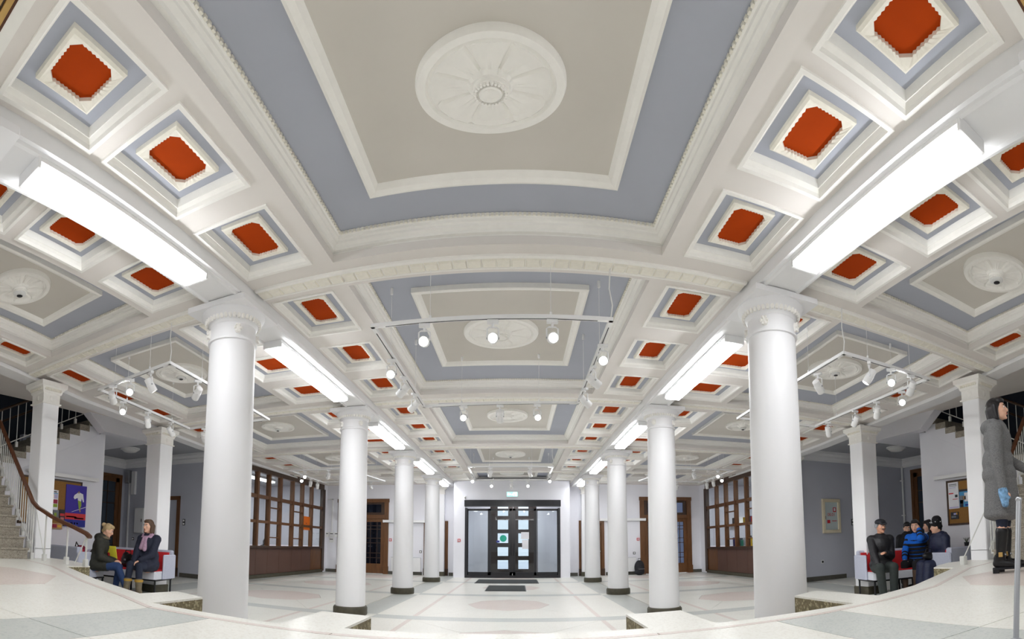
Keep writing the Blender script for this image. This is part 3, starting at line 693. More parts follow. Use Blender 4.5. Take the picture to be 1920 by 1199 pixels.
    m.loft(rg); m.poly(rg[0]); m.poly(rg[-1]); m.build('handrail', 'wood_r', hr, smooth=True)
    hx = [p[0] for p in hp]; hz = [p[1] for p in hp]
    for px in ((4.79,5.21,5.75,6.1) if sx < 0 else (6.26,6.5)):
        MB().tube([(sx*px,4.1,LZ+.02),(sx*px,4.1,interp(px,hx,hz)-.01)], .013, 8).build('post', 'rail', hr)
        MB().bbox(*b(px-.032,px+.032,4.07,4.13,LZ,LZ+.10)).build('post_shoe', 'rail', hr)
    MB().tube([(sx*4.79,4.1,interp(4.79,hx,hz)-.03),(sx*5.02,4.1,LZ+.02)] if sx < 0 else [(sx*6.28,4.1,1.8),(sx*5.46,4.1,LZ+.08)], .009, 6).build('brace', 'rail', hr)
    if sx > 0: MB().bbox(5.42,5.50,4.06,4.14,LZ,LZ+.12).build('post_shoe', 'rail', hr)
    if sx < 0: MB().tube([(sx*6.02,4.1,1.5),(sx*5.77,4.1,LZ+.1)], .008, 6).build('brace', 'rail', hr)
    for k in range(18):
        px = 6.16 + .068*k; zf = LZ + RS*max(0,(px-6.05)/TR) 
        MB().tube([(sx*px,4.1,zf+.03),(sx*px,4.1,interp(px,hx,hz)-.01)], .009, 6).build('baluster', 'rail', hr)
    for k in range(6):
        px = 6.2+.2*k; zf = LZ + RS*(px-6.05)/TR
        MB().bbox(*b(px-.03,px+.03,4.07,4.13,zf-.08,zf+.1)).build('baluster_shoe', 'rail', hr)
    MB().tube([(sx*6.1,4.1,LZ+.16),(sx*7.35,4.1,LZ+.16+RS/TR*1.25)], .01, 6).build('bottom_bar', 'rail', hr)
small_door('door_7', -10.65, -9.72, 2.53, AY, -1); small_door('door_8', 10.14, 11.05, 2.55, AY, 1)
def side_door(nm, sx, y0, y1, zt):
    d = struct(nm); X = 12.3
    def b(x0,x1,ya,yb,z0,z1): return (min(sx*x0,sx*x1), max(sx*x0,sx*x1), ya, yb, z0, z1)
    for a in (y0, y1-.12): MB().box(*b(X-.08,X,a,a+.12,0,zt)).build('jamb', 'wood', d)
    MB().box(*b(X-.085,X,y0,y1,zt-.12,zt)).build('head', 'wood', d)
    l = MB(); s = .15
    for a in (y0+.12, y1-.12-s): l.box(*b(X-.05,X,a,a+s,.02,zt-.12))
    l.box(*b(X-.05,X,y0+.12,y1-.12,.02,.5)); l.box(*b(X-.05,X,y0+.12,y1-.12,zt-.26,zt-.12)); lf = l.build('door_leaf', 'wood', d)
    MB().box(*b(X-.02,X-.01,y0+.27,y1-.27,.5,zt-.26)).build('glass_pane', pm('dark_pane_'+nm, (58,66,76), .15, .05, 3), lf)
    for z in (.9,1.15,2.3,2.7): MB().box(*b(X-.04,X-.01,y0+.27,y1-.27,z,z+.025)).build('glazing_bar', 'wood_d', lf)
    MB().box(*b(X-.04,X-.01,(y0+y1)/2-.012,(y0+y1)/2+.012,.5,zt-.26)).build('glazing_bar', 'wood_d', lf)
    MB().box(*b(X-.054,X-.05,y0+.16,y0+.30,1.35,1.55)).build('notice', 'paper', lf)
side_door('door_9', -1, 10.45, 11.7, 3.32); side_door('door_10', 1, 10.35, 11.45, 3.45)
# entrance side behind the camera
MB().box(-13.2,13.2,-4.7,-4.5,0,6.2).build('wall_front', 'wall', None, kind='structure')
MB().box(-5.7,5.7,-4.5,.55,3.75,3.9).build('ceiling_entrance', 'soffit', None, kind='structure')
ln = struct('trim_7')
MB().box(-5.6,5.6,.40,.88,3.55,3.80).build('lintel', 'wood_d', ln)
for a, b_, c_, mt in ((.88,.905,3.555,'gold'),(.905,.92,3.57,'wood_d'),(.92,.95,3.56,'gold'),(.95,.965,3.565,'wood_r')): MB().box(-5.6,5.6,a,b_,c_,3.80).build('lintel_fillet', mt, ln)
MB().box(-5.6,5.6,.965,1.03,3.57,ZS+.1).build('white_fillet', 'mould', ln)
MB().box(-8.9,8.9,.9,20,ZS+.36,ZS+.5).build('sky_block_slab', 'soffit', ceiling)  # unseen slab added above the coffers to keep sky light out
# ------------------------------------------------------------------ long diffuser lamps under the column beams
def tube_lamp(sx, y0, y1, x, lab):
    L = (y1-y0)/2; t = thing('fluorescent_lamp', lab, 'lamp', (sx*x, (y0+y1)/2, ZS-.125))
    MB().bbox(-.125,.125,-L,L,-.045,0).build('housing', 'white', t)
    m = MB(); pr = [(-.12,-.045),(-.12,-.08),(-.10,-.10),(.10,-.10),(.12,-.08),(.12,-.045)]
    m.loft([[(p,y,z) for p, z in pr] for y in (-L+.03,L-.03)], False); m.poly([(p,-L+.03,z) for p, z in pr]); m.poly([(p,L-.03,z) for p, z in pr])
    m.build('diffuser', 'tube', t)
    for s in (-1,1): MB().bbox(-.122,.122,s*L-.012,s*L+.012,-.085,-.0,.004).build('end_cap', 'white', t)
    return t
pos = ['nearest to the camera', 'between the first and second columns', 'between the second and third columns', 'between the third and fourth columns', 'beyond the last column']
for sx in (-1,1):
    for k, (a, b) in enumerate([(1.56,3.3),(4.92,7.2),(8.95,11.2),(13.0,15.3),(17.0,18.6)]):
        tube_lamp(sx, a, b, 2.49 if k == 0 else 2.60, f'long bright white ceiling lamp on the {side[sx]} column beam, {pos[k]}')
# ------------------------------------------------------------------ spotlight tracks
def track(pts, lab, z=3.2):
    """a rectangle of rail hung on thin wires"""
    t = thing('track_rail', lab, 'track', (0,0,0))
    for i in range(4):
        a, b = Vector((*pts[i],z)), Vector((*pts[(i+1)%4],z)); d = (b-a).normalized(); n = Vector((-d.y,d.x,0))*.018; L = (b-a).length
        a2 = a - d*.018; b2 = b + d*.018
        m = MB(); q = [a2-n, b2-n, b2+n, a2+n]
        m.prism([(p.x,p.y) for p in q], z, z+.034); bar = m.build('rail_bar', 'white', t)
        m = MB(); q = [a+d*.12-n*.22, b-d*.12-n*.22, b-d*.12+n*.22, a+d*.12+n*.22]; m.prism([(p.x,p.y) for p in q], z-.003, z+.001); m.build('slot', 'black', bar)
        for f in (.25,.75):
            p = a.lerp(b,f); MB().tube([(p.x,p.y,z+.03),(p.x,p.y,ZS+.12)], .0025, 5).build('hanging_wire', 'white', t)
            MB().lathe([(.012,z+.03),(.012,z+.06),(.004,z+.07)], (p.x,p.y), 8).build('wire_grip', 'white', t)
            MB().lathe([(.006,ZS+.13),(.016,ZS+.14),(.016,ZS+.21)], (p.x,p.y), 8).build('ceiling_mount', 'white', t)
    p = Vector((*pts[1],z)); MB().tube([p+Vector((0,0,.03)),p+Vector((.015,0,.15)),p+Vector((-.012,0,.3)),p+Vector((.0,0,.52))], .006, 6).build('feed_cable', 'whitep', t)
    return t
def spot_proto():
    t = thing('spotlight', '', 'spotlight', (0,0,0))
    MB().bbox(-.05,.05,-.02,.02,-.03,.0,.004).build('adapter', 'white', t)
    MB().tube([(0,0,-.03),(0,0,-.07)], .012, 8).build('stem', 'white', t)
    y = MB().tube([(-.05,0,-.17),(-.05,0,-.08),(-.03,0,-.066),(.03,0,-.066),(.05,0,-.08),(.05,0,-.17)], .007, 6); y.build('yoke', 'white', t)
    return t
def spot_head(t, pitch):
    m = MB(); R = Matrix.Rotation(pitch, 3, 'X'); c = Vector((0,0,-.165))
    prof = [(.028,.085),(.042,.08),(.044,.02),(.048,.018),(.048,-.085),(.044,-.09),(.040,-.088),(.036,-.06)]
    seg = 18
    m.loft([[c + R @ Vector((r*math.cos(2*PI*i/seg), r*math.sin(2*PI*i/seg), z)) for i in range(seg)] for r, z in prof])
    m.poly([c + R @ Vector((.028*math.cos(2*PI*i/seg), .028*math.sin(2*PI*i/seg), .085)) for i in range(seg)])
    hd = m.build('lamp_head', 'white', t, smooth=True)
    MB().poly([c + R @ Vector((.037*math.cos(2*PI*i/seg), .037*math.sin(2*PI*i/seg), -.065)) for i in range(seg)]).build('lens', 'lens', hd)
    MB().tube([c + R @ Vector((-.056,0,.0)), c + R @ Vector((.056,0,.0))], .01, 8).build('pivot', 'grey', hd)
    return hd
protos = {}
def spot(x, y, rz, pitch, lab, watts=None, z=3.2):
    key = round(pitch, 2)
    if key not in protos:
        t = spot_proto(); spot_head(t, pitch); protos[key] = t
    else: t = copy_tree(protos[key])
    t.location = (x, y, z-.006); t.rotation_euler = (0,0,rz); t['label'] = lab; t['category'] = 'spotlight'; t['group'] = 'track spotlights'
    l = bpy.data.lights.new('spot_beam', 'SPOT'); l.energy = watts or SPOT_W; l.color = (.97,.985,1); l.spot_size = 1.5; l.spot_blend = .8; l.shadow_soft_size = .03
    o = bpy.data.objects.new('spot_beam', l); C.objects.link(o); o.parent = t
    o.location = Vector((0,0,-.165)) + Matrix.Rotation(pitch,3,'X') @ Vector((0,0,-.10)); o.rotation_euler = (pitch,0,0)
    return t
# a head's beam leaves along -Z tipped by pitch about X: pitch > 0 throws it towards local +Y ... rz turns that
def aim(x, y, tx, ty, tz, z=3.2):
    dx, dy, dz = tx-x, ty-y, tz-(z-.165); hz = math.hypot(dx,dy)
    return math.atan2(dy,dx)-PI/2, math.atan2(hz,-dz)
def spots(lst, where):
    for k, (x, y, tx, ty, tz, wh) in enumerate(lst):
        rz, p = aim(x, y, tx, ty, tz); p = round(p*5)/5
        spot(x, y, rz, p, f'small white spotlight, {wh} of the {where}', 7 if ty < 3.5 else (50 if ty > 17 else None))
o3 = ['left lamp','middle lamp','right lamp']
TN1 = [(-1.12,4.15),(1.01,4.12),(1.03,6.66),(-1.15,6.78)]
track(TN1, 'white rectangular spotlight track hung under the near centre coffer')
nb, fb, lb, rb = 'on the near bar', 'on the far bar', 'on the left bar', 'on the right bar'
spots([(-.64,4.15,-.3,1.2,1.6,f'left lamp {nb}'),(-.03,4.14,.15,.3,1.3,f'middle lamp {nb}'),(.49,4.13,.6,.8,1.4,f'right lamp {nb}'),
       (-1.14,4.9,-.5,.8,1.5,f'near lamp {lb}'),(-1.14,5.45,-5,7.5,.2,f'middle lamp {lb}'),(-1.15,6.1,-4.5,8,.2,f'far lamp {lb}'),
       (1.02,4.6,.5,.6,1.5,f'near lamp {rb}'),(1.02,5.2,5,6.5,.5,f'middle lamp {rb}'),(1.03,5.95,4.5,8,.2,f'far lamp {rb}'),
       (-.57,6.74,-.6,2.0,1.2,f'left lamp {fb}'),(-.06,6.72,-.2,9.5,.0,f'middle lamp {fb}'),(.46,6.68,.8,3.2,.8,f'right lamp {fb}')], 'near centre track')
TN3 = [(-1.06,12.2),(1.08,12.2),(1.09,14.7),(-1.1,14.7)]
track(TN3, 'far white rectangular spotlight track near the glass entrance')
spots([(-.5,12.2,-1.5,16,0,f'left lamp {nb}'),(.5,12.2,1.5,16,0,f'right lamp {nb}'),(-1.08,13.6,-.6,4,.8,f'lamp {lb}'),(1.09,13.6,.7,4,.8,f'lamp {rb}'),(-.6,14.7,-.6,5,.8,f'left lamp {fb}'),(0,14.7,0,18,1,f'middle lamp {fb}'),(.5,14.7,.5,5,.8,f'right lamp {fb}')], 'far centre track')
for sx in (-1,1):
    nm = side[sx]
    n = [(sx*4.93,4.3),(sx*3.47,4.1),(sx*3.72,6.85),(sx*5.36,6.85)] if sx < 0 else [(sx*4.87,4.05),(sx*3.45,4.0),(sx*3.62,6.95),(sx*5.12,6.95)]
    track(n, f'white rectangular spotlight track in the {nm} aisle, near the pillar')
    def ob(y): return lerp(n[0][0], n[3][0], (y-n[0][1])/(n[3][1]-n[0][1]))
    def ib(y): return lerp(n[1][0], n[2][0], (y-n[1][1])/(n[2][1]-n[1][1]))
    if sx < 0: L = [(-4.58,4.24,-6.5,7.2,.5,f'outermost lamp {nb}'),(-4.2,4.19,-2.4,2.2,2.2,f'middle lamp {nb}'),(-3.8,4.14,-3.1,5.6,.9,f'inner lamp {nb}'),
        (ob(4.85),4.85,-.8,.6,1.6,f'near lamp on the outer bar'),(ob(5.5),5.5,-6.8,8,.3,f'middle lamp on the outer bar'),(ob(6.2),6.2,-5.0,9,.3,f'far lamp on the outer bar'),(ib(4.7),4.7,-6.4,6.2,.6,f'lamp on the inner bar'),(-5.03,6.85,-6.3,9.5,.8,f'lamp {fb}')]
    else: L = [(3.53,4.6,6.4,6.0,.6,'lamp on the inner bar'),(3.82,4.01,2.5,5.2,.9,f'inner lamp {nb}'),(4.17,4.02,1.2,1.0,1.7,f'middle lamp {nb}'),(4.53,4.04,5.2,6.5,.4,f'outermost lamp {nb}'),
        (ob(4.58),4.58,1.0,.8,1.6,'near lamp on the outer bar'),(ob(5.15),5.15,6.5,7.5,.4,'second lamp on the outer bar'),(ob(5.7),5.7,5.4,8.5,.3,'third lamp on the outer bar'),(ob(6.5),6.5,6.8,8.3,.4,'far lamp on the outer bar'),(4.3,6.95,5.6,9,.5,f'lamp {fb}')]
    spots(L, f'near {nm} aisle track')
    f = [(sx*5.95,12.1),(sx*4.3,12.1),(sx*3.95,14.7),(sx*6.05,14.7)]
    track(f, f'white rectangular spotlight track beside the {nm} glazed office')
    spots([(sx*5.5,12.1,sx*1.5,3,1.2,f'outer lamp {nb}'),(sx*4.8,12.1,sx*6.5,14,.5,f'inner lamp {nb}'),(sx*5.97,12.9,sx*2,3,1.2,'near lamp on the outer bar'),(sx*6.0,13.6,sx*7.4,15.5,.6,'middle lamp on the outer bar'),(sx*6.03,14.2,sx*7,16,.6,'far lamp on the outer bar'),(sx*5.2,14.7,sx*5.4,18.5,1.0,f'outer lamp {fb}'),(sx*4.4,14.7,sx*4.4,18.5,1.2,f'inner lamp {fb}')], f'far {nm} aisle track')
# ------------------------------------------------------------------ small fittings on ceilings and walls
def detector(x, y, z, lab):
    t = thing('smoke_detector', lab, 'detector', (x,y,z))
    MB().lathe([(.07,.0),(.07,-.015),(.055,-.022)], seg=24).build('mount_ring', 'whitep', t, smooth=True)
    MB().lathe([(.032,-.02),(.032,-.036),(.02,-.042)], seg=20).build('sensor_head', 'black', t, smooth=True)
    MB().lathe([(.04,-.027),(.04,-.031)], seg=20).build('slot_ring', 'whitep', t)
zb = ZS+.205-.014-.085
for sx in (-1,1):
    cf = Al(sx)
    for k, wh in ((0,'nearest'),(1,'second'),(2,'third')):
        detector(*cf(.50, BAYS[k]['med'][0]), zb, f'round dark and white detector at the middle of the {wh} {side[sx]} aisle rosette')
detector(-.02, BAYS[3]['med'][0], zb, 'round dark and white detector at the middle of a far centre rosette')
for sx in (-1,1):
    for k, (x, y) in enumerate(((10.46,10.3),(9.2,10.25))):
        t = thing('ceiling_light', f'unlit round white glass ceiling light in the {side[sx]} alcove, {"outer" if k == 0 else "inner"} one', 'lamp', (sx*x,y,3.88))
        MB().lathe([(.30,0),(.30,-.03),(.27,-.04)], seg=28).build('ring_base', 'white', t, smooth=True); MB().lathe([(.26,-.03),(.25,-.06),(.18,-.11),(.08,-.13)], seg=28).build('glass_bowl', 'whitep', t, smooth=True)
def call_point(x, y, z, lab):
    t = thing('fire_call_point', lab, 'alarm', (x,y,z))
    MB().bbox(-.055,.055,-.03,0,-.055,.055,.006).build('red_box', pm('alarm_red', (200,40,44), .4), t); MB().box(-.032,.032,-.034,-.029,-.034,.03).build('white_plate', 'paper', t); MB().ell((0,-.036,0), (.012,.004,.012), 8, 5).build('button', 'black', t)
call_point(-5.03, WALLY, 1.42, 'small red fire call point right of the left glazed timber door'); call_point(-2.05, PY, 1.42, 'small red fire call point on the portal surround'); call_point(5.12, WALLY, 1.45, 'small red fire call point left of the right glazed timber door')
def airbox(x0, x1, z, lab):
    t = thing('air_curtain', lab, 'heater', ((x0+x1)/2, WALLY, z)); hw = (x1-x0)/2
    MB().bbox(-hw,hw,-.16,0,-.05,.05,.01).build('casing', 'white', t); MB().box(-hw+.05,hw-.05,-.14,-.05,-.054,-.049).build('grille', 'grey', t)
    for s in (-1,1): MB().box(s*hw-.012,s*hw+.012,-.165,.0,-.055,.055).build('end_plate', 'whitep', t)
airbox(-5.32,-3.5,2.19,'long white wall box beside the left glazed timber door'); airbox(3.52,5.42,2.26,'long white wall box beside the right glazed timber door')
def radiator(x0, x1, lab):
    t = thing('radiator', lab, 'radiator', ((x0+x1)/2, WALLY-.10, 0)); hw = (x1-x0)/2
    MB().bbox(-hw,hw,-.05,.05,.14,.70,.01).build('panel', 'white', t)
    m = MB(); n = int(hw*2/.05)
    for i in range(n): m.box(-hw+.03+i*.05,-hw+.06+i*.05,-.054,-.049,.18,.66)
    m.build('ribs', 'white', t, kind='stuff'); MB().box(-hw,hw,-.04,.04,.70,.71).build('top_grille', 'grey', t)
    MB().tube([(hw,.0,.2),(hw+.08,0,.2),(hw+.08,0,0)], .012).build('pipe', 'white', t)
    for s in (-.7,.7): MB().box(s*hw-.02,s*hw+.02,.04,.09,.2,.6).build('bracket', 'white', t)
radiator(-4.95,-3.72,'white panel radiator left of the left small door'); radiator(3.95,5.0,'white panel radiator by the right glazed timber door')
def switch(x, y, z, lab, n=2, col='black', rot=0):
    t = thing('light_switch', lab, 'switch', (x,y,z), rot); MB().bbox(-.05,.05,-.015,0,-.05*n,.05*n,.004).build('plate', col, t)
    for k in range(n): MB().box(-.028,.028,-.024,-.014,-.05*n+.1*k+.02,-.05*n+.1*k+.08).build('rocker', 'white' if col == 'black' else 'black', t)
switch(-9.52, AY, 1.72, 'dark double switch beside the brown door in the left alcove'); switch(9.95, AY, 1.72, 'dark double switch left of the door in the right alcove')
switch(-3.75, WALLY, .95, 'small grey switch plate above the left radiator end', 1, 'black'); switch(4.95, WALLY, .88, 'small grey switch plate above the right radiator', 1, 'black')
switch(8.72, AY, .55, 'low white socket under the framed cabinet', 1, 'whitep'); switch(-11.75, AY, 1.12, 'small dark socket on the rear wall of the left alcove', 1, 'black'); switch(12.1, AY, 1.1, 'small dark socket on the rear wall of the right alcove', 1, 'black')
t = thing('switch_panel', 'group of white switch boxes with a conduit on the rear wall', 'switch', (-7.65, WALLY, 1.6))
for x, z in ((-.23,.0),(0,0),(.23,0),(0,-.24)):
    q = MB().bbox(-.1+x,.1+x,-.05,0,z-.1,z+.1,.006).build('box', 'whitep', t); MB().box(x-.07,x+.07,-.054,-.049,z+.02,z+.05).build('label_strip', 'black', q)
MB().bbox(-.03,.03,-.03,0,.1,1.55,.004).build('conduit', 'white', t); MB().bbox(-.33,.03,-.03,0,1.5,1.56,.004).build('conduit', 'white', t)
t = thing('electric_cabinet', 'pale wall cabinet low on the rear wall of the left alcove', 'cabinet', (-11.4, AY, 1.75))
q = MB().bbox(-.22,.22,-.12,0,-.42,.42,.008).build('body', 'whitep', t); d = MB().bbox(-.20,.20,-.135,-.12,-.40,.40,.006).build('door', 'white', t); MB().bbox(.12,.15,-.145,-.13,-.05,.05,.004).build('latch', 'black', d)
t = thing('wall_box', 'grey junction box with a hanging conduit high in the left alcove corner', 'box', (-12.0, AY, 3.2))
MB().bbox(-.13,.05,-.16,0,-.15,.3,.008).build('box', 'grey', t); MB().bbox(.12,.3,-.1,0,-.55,.25,.006).build('trunking', 'white', t); MB().bbox(-.05,0,-.05,0,-2.4,-.15,.004).build('conduit', 'white', t)
t = thing('pipe', 'thin white pipe standing in the right alcove corner', 'pipe', (12.2, AY-.08, 0)); MB().tube([(0,0,0),(0,0,3.6)], .035, 10).build('tube', 'white', t, smooth=True)
for z in (.6,1.9,3.1): MB().bbox(-.05,.05,-.045,.08,z,z+.04,.004).build('clip', 'white', t)
# framed hydrant cabinet in the right alcove
t = thing('fire_cabinet', 'cream framed fire hydrant cabinet with red marks on the right alcove wall', 'cabinet', (9.10, AY, 1.92))
fr_m = pm('cream_frame', (222,210,182), .5, .03, 8)
for a in ((-.34,.34,.42,.52),(-.34,.34,-.52,-.42),(-.34,-.24,-.42,.42),(.24,.34,-.42,.42)): MB().bbox(a[0],a[1],-.07,0,a[2],a[3],.012).build('frame_side', fr_m, t)
dg = MB().box(-.24,.24,-.03,-.02,-.42,.42).build('door', pm('pale_glass_door', (196,206,206), .25, .02, 3), t)
redm = pm('red_print', (196,44,52), .5)
fm = bpy.data.curves.new('lettering', 'FONT'); fm.body = '08,01'; fm.size = .13; fm.extrude = .001; fm.align_x = 'CENTER'
fo = bpy.data.objects.new('lettering', fm); C.objects.link(fo); fmm = bpy.data.meshes.new_from_object(fo.evaluated_get(bpy.context.evaluated_depsgraph_get())); bpy.data.objects.remove(fo)
fmm.materials.clear(); fmm.materials.append(redm); fo = link('lettering', fmm, dg, None, (0,-.032,.0)); fo.rotation_euler = (PI/2,0,0)
m = MB(); m.box(.07,.19,-.034,-.031,.12,.26); m.build('sign_plate', redm, dg); m = MB().box(.10,.16,-.036,-.034,.15,.24); m.build('sign_symbol', 'paper', dg)
MB().box(-.16,-.05,-.034,-.031,-.22,-.12).build('sign_plate', redm, dg); MB().box(.02,.2,-.034,-.031,-.16,-.14).build('print_line', redm, dg); MB().bbox(-.235,-.215,-.05,-.03,-.1,.0,.003).build('latch', 'black', dg)
# exit sign above the portal and in the offices
def exit_sign(x, y, z, lab, rz=0, s=1.):
    t = thing('exit_sign', lab, 'sign', (x,y,z), rz)
    MB().bbox(-.22*s,.22*s,-.05,0,-.1*s,.1*s,.006).build('box', 'whitep', t)
    MB().box(-.205*s,.205*s,-.054,-.049,-.088*s,.088*s).build('lit_face', em('exit_face_'+lab[:12], (150,232,214), 1.1), t)
    g = em('exit_mark_'+lab[:12], (250,255,252), 1.5); y0, y1 = -.058, -.053
    m = MB(); 
    def pl(pts): m.loft([[(a*s,y0,c*s) for a, c in pts],[(a*s,y1,c*s) for a, c in pts]]); m.poly([(a*s,y0,c*s) for a, c in pts])
    pl([(-.19,0),(-.12,.06),(-.12,.02),(-.04,.02),(-.04,-.02),(-.12,-.02),(-.12,-.06)])       # arrow
    pl([(.11,-.075),(.18,-.075),(.18,.075),(.11,.075)])                                           # doorway
    pl([(.02,.03),(.07,.05),(.09,.01),(.05,-.02),(.08,-.07),(.06,-.075),(.02,-.02),(-.02,-.05),(-.03,-.035),(.01,.0)])
    m.build('pictogram', g, t); MB().ell((.065*s,-.056,.068*s), (.015*s,.004,.015*s), 10, 6).build('pictogram_head', g, t)
    return t
exit_sign(-.02, PY, 3.19, 'lit green and white exit sign with arrow above the glass entrance')
exit_sign(-10.9, 15.8, 3.1, 'lit exit sign on the rear wall of the left office', PI/2, 1.3); exit_sign(10.9, 14.9, 3.1, 'lit exit sign on the rear wall of the right office', -PI/2, 1.3)
t = thing('camera_dome', 'tiny white sensor at the top left of the portal', 'sensor', (-1.83, PY, 3.05)); MB().bbox(-.03,.03,-.05,0,-.03,.07).build('body', 'whitep', t); MB().ell((0,-.05,-.0), (.02,.02,.02), 8, 6).build('eye', 'black', t)
# door mats
def mat(x0, x1, y0, y1, lab):
    t = thing('door_mat', lab, 'mat', (0,0,0)); MB().bbox(x0,x1,y0,y1,0.001,.012,.006).build('rubber_edge', 'black', t); m = MB()
    MB().box(x0+.03,x1-.03,y0+.03,y1-.03,.012,.016).build('pile', 'mat', t)
mat(-.70,.42,13.2,15.0,'dark grey door mat, the nearer smaller one before the entrance'); mat(-1.22,.88,15.9,17.6,'dark grey door mat, the wider one against the entrance')
# backpack by the right door
t = thing('backpack', 'black backpack standing on the floor by the right glazed timber door', 'bag', (5.06, 19.2, 0), .2)
blk = pm('black_nylon', (34,34,38), .7, .15, 20, .2)
# ------------------------------------------------------------------ notice boards on the stair walls
def yzbox(m, sx, X, o0, o1, y0, y1, z0, z1): return m.box(min(sx*(X-o0),sx*(X-o1)), max(sx*(X-o0),sx*(X-o1)), y0, y1, z0, z1)
def poster(t, sx, X, y0, y1, z0, z1, base, items, nm='poster'):
    p = yzbox(MB(), sx, X, .02, .038, y0, y1, z0, z1).build(nm, base, t)
    for (a, b, c, d, mt, pn) in items:
        ya, yb = (lerp(y0,y1,a), lerp(y0,y1,b))
        yzbox(MB(), sx, X, .038, .040, ya, yb, lerp(z0,z1,c), lerp(z0,z1,d)).build(pn, mt, p)
    return p
pc = {k: pm('print_'+k, v, .5, .03, 8) for k, v in dict(violet=(62,46,160), red=(214,56,60), deep=(36,44,150), yellow=(236,180,50), crimson=(160,40,70), sky=(70,150,200), grey=(120,124,130), dark=(44,46,54), green=(150,176,60), white=(236,236,240), lilac=(196,190,226), orange=(240,120,30), pinkish=(206,120,120), tan=(186,150,110)).items()}
BX = 9.0
t = thing('notice_board', 'cork notice board with a violet sports poster on the left stair wall', 'board', (0,0,0))
yzbox(MB(), -1, BX, 0, .02, 5.6, 7.28, 1.40, 2.40).build('cork_panel', 'cork', t)
for a in ((5.56,7.32,2.40,2.44),(5.56,7.32,1.36,1.40),(5.56,5.6,1.40,2.40),(7.28,7.32,1.40,2.40)): yzbox(MB(), -1, BX, 0, .035, *a).build('frame_side', 'wood_d', t)
pv = poster(t, -1, BX, 7.08-.24, 7.46, 1.36, 2.35, pc['violet'], [(0,1,.17,.32,pc['red'],'red_banner'),(0,1,0,.17,pc['deep'],'blue_footer'),(.06,.55,.22,.25,pc['white'],'script_line'),(.45,.9,.19,.22,pc['white'],'script_line')]+[(.05+.13*i,.12+.13*i,.06,.10,pc['white'],'logo_mark') for i in range(5)])
# a running floorball player made of flat shapes
def blobpoly(pts, mt, nm):
    m = MB(); y0, z0 = 6.84, 1.36; w_, h_ = .62, .99
    a = [(-(BX-.0405), y0+w_*u, z0+h_*v) for u, v in pts]; b = [(-(BX-.0425), y, z) for _, y, z in a]
    m.loft([a,b]); m.poly(b); m.build(nm, mt, pv)
blobpoly([(.50,.80),(.60,.84),(.82,.80),(.88,.62),(.84,.60),(.76,.70),(.74,.62),(.58,.64),(.56,.70),(.42,.66),(.36,.70),(.40,.76)], pc['white'], 'player_shirt')
blobpoly([(.58,.64),(.74,.62),(.76,.52),(.70,.44),(.64,.44)], pc['green'], 'player_shorts'); blobpoly([(.64,.44),(.72,.45),(.74,.37),(.70,.35)], pc['tan'], 'player_legs'); blobpoly([(.55,.83),(.62,.87),(.65,.84),(.62,.80)], pc['tan'], 'player_head')
blobpoly([(.28,.345),(.32,.36),(.98,.50),(.98,.485)], pc['white'], 'stick')
poster(t, -1, BX, 6.28, 6.62, 1.72, 2.18, pc['white'], [(.05,.35,.55,.78,pc['crimson'],'print_block'),(.4,.62,.58,.78,pc['yellow'],'print_block'),(.66,.95,.58,.78,pc['lilac'],'print_block'),(.05,.5,.14,.52,pc['orange'],'print_block'),(.56,.95,.32,.52,pc['crimson'],'print_block'),(.56,.95,.14,.3,pc['green'],'print_block'),(.05,.95,.8,.84,pc['sky'],'print_line'),(.1,.85,.88,.93,pc['dark'],'print_line')])
poster(t, -1, BX, 6.30, 6.46, 1.44, 1.68, pc['white'], [(.1,.9,.4,.7,pc['sky'],'print_block')], 'flyer'); poster(t, -1, BX, 6.50, 6.66, 1.50, 1.72, pc['grey'], [(.15,.6,.2,.7,pc['green'],'print_block')], 'flyer'); poster(t, -1, BX, 6.68, 6.84, 1.44, 1.74, pc['dark'], [(.1,.9,.5,.7,pc['red'],'print_block'),(.2,.8,.1,.4,pc['pinkish'],'print_block')], 'flyer'); poster(t, -1, BX, 6.46, 6.78, 1.28, 1.42, pc['tan'], [(.1,.5,.2,.8,pc['crimson'],'print_block'),(.55,.9,.3,.7,pc['yellow'],'print_block')], 'flyer')
t = thing('notice_board', 'cork notice board with two notices on the right stair wall', 'board', (0,0,0))
yzbox(MB(), 1, BX, 0, .02, 5.6, 7.18, 1.44, 2.40).build('cork_panel', 'cork', t)
for a in ((5.56,7.22,2.40,2.44),(5.56,7.22,1.40,1.44),(5.56,5.6,1.44,2.40),(7.18,7.22,1.44,2.40)): yzbox(MB(), 1, BX, 0, .035, *a).build('frame_side', 'wood_d', t)
poster(t, 1, BX, 6.86, 7.16, 1.78, 2.39, pc['white'], [(.15,.9,.90,.93,pc['grey'],'print_line'),(.15,.9,.85,.87,pc['grey'],'print_line'),(.25,.9,.78,.80,pc['lilac'],'print_line'),(.5,.95,.56,.60,pc['red'],'print_line'),(.1,.35,.42,.52,pc['dark'],'photo_block'),(.1,.6,.34,.37,pc['pinkish'],'print_line'),(.05,.95,.02,.07,pc['lilac'],'print_line')])
poster(t, 1, BX, 6.58, 6.84, 1.80, 2.20, pc['sky'], [(0,1,.88,1,pc['dark'],'print_block'),(.05,.45,.3,.8,pc['white'],'print_block'),(.55,.95,.2,.65,pc['grey'],'print_block'),(.3,.6,.4,.62,pc['tan'],'print_block'),(.6,.95,.0,.4,pc['dark'],'print_block'),(.05,.4,.06,.14,pc['deep'],'print_line')])
poster(t, 1, BX, 6.90, 7.12, 1.54, 1.70, pc['dark'], [(.2,.6,.6,.85,pc['lilac'],'print_block'),(.1,.25,.6,.9,pc['yellow'],'print_block'),(.3,.9,.2,.45,pc['grey'],'print_block')], 'flyer')
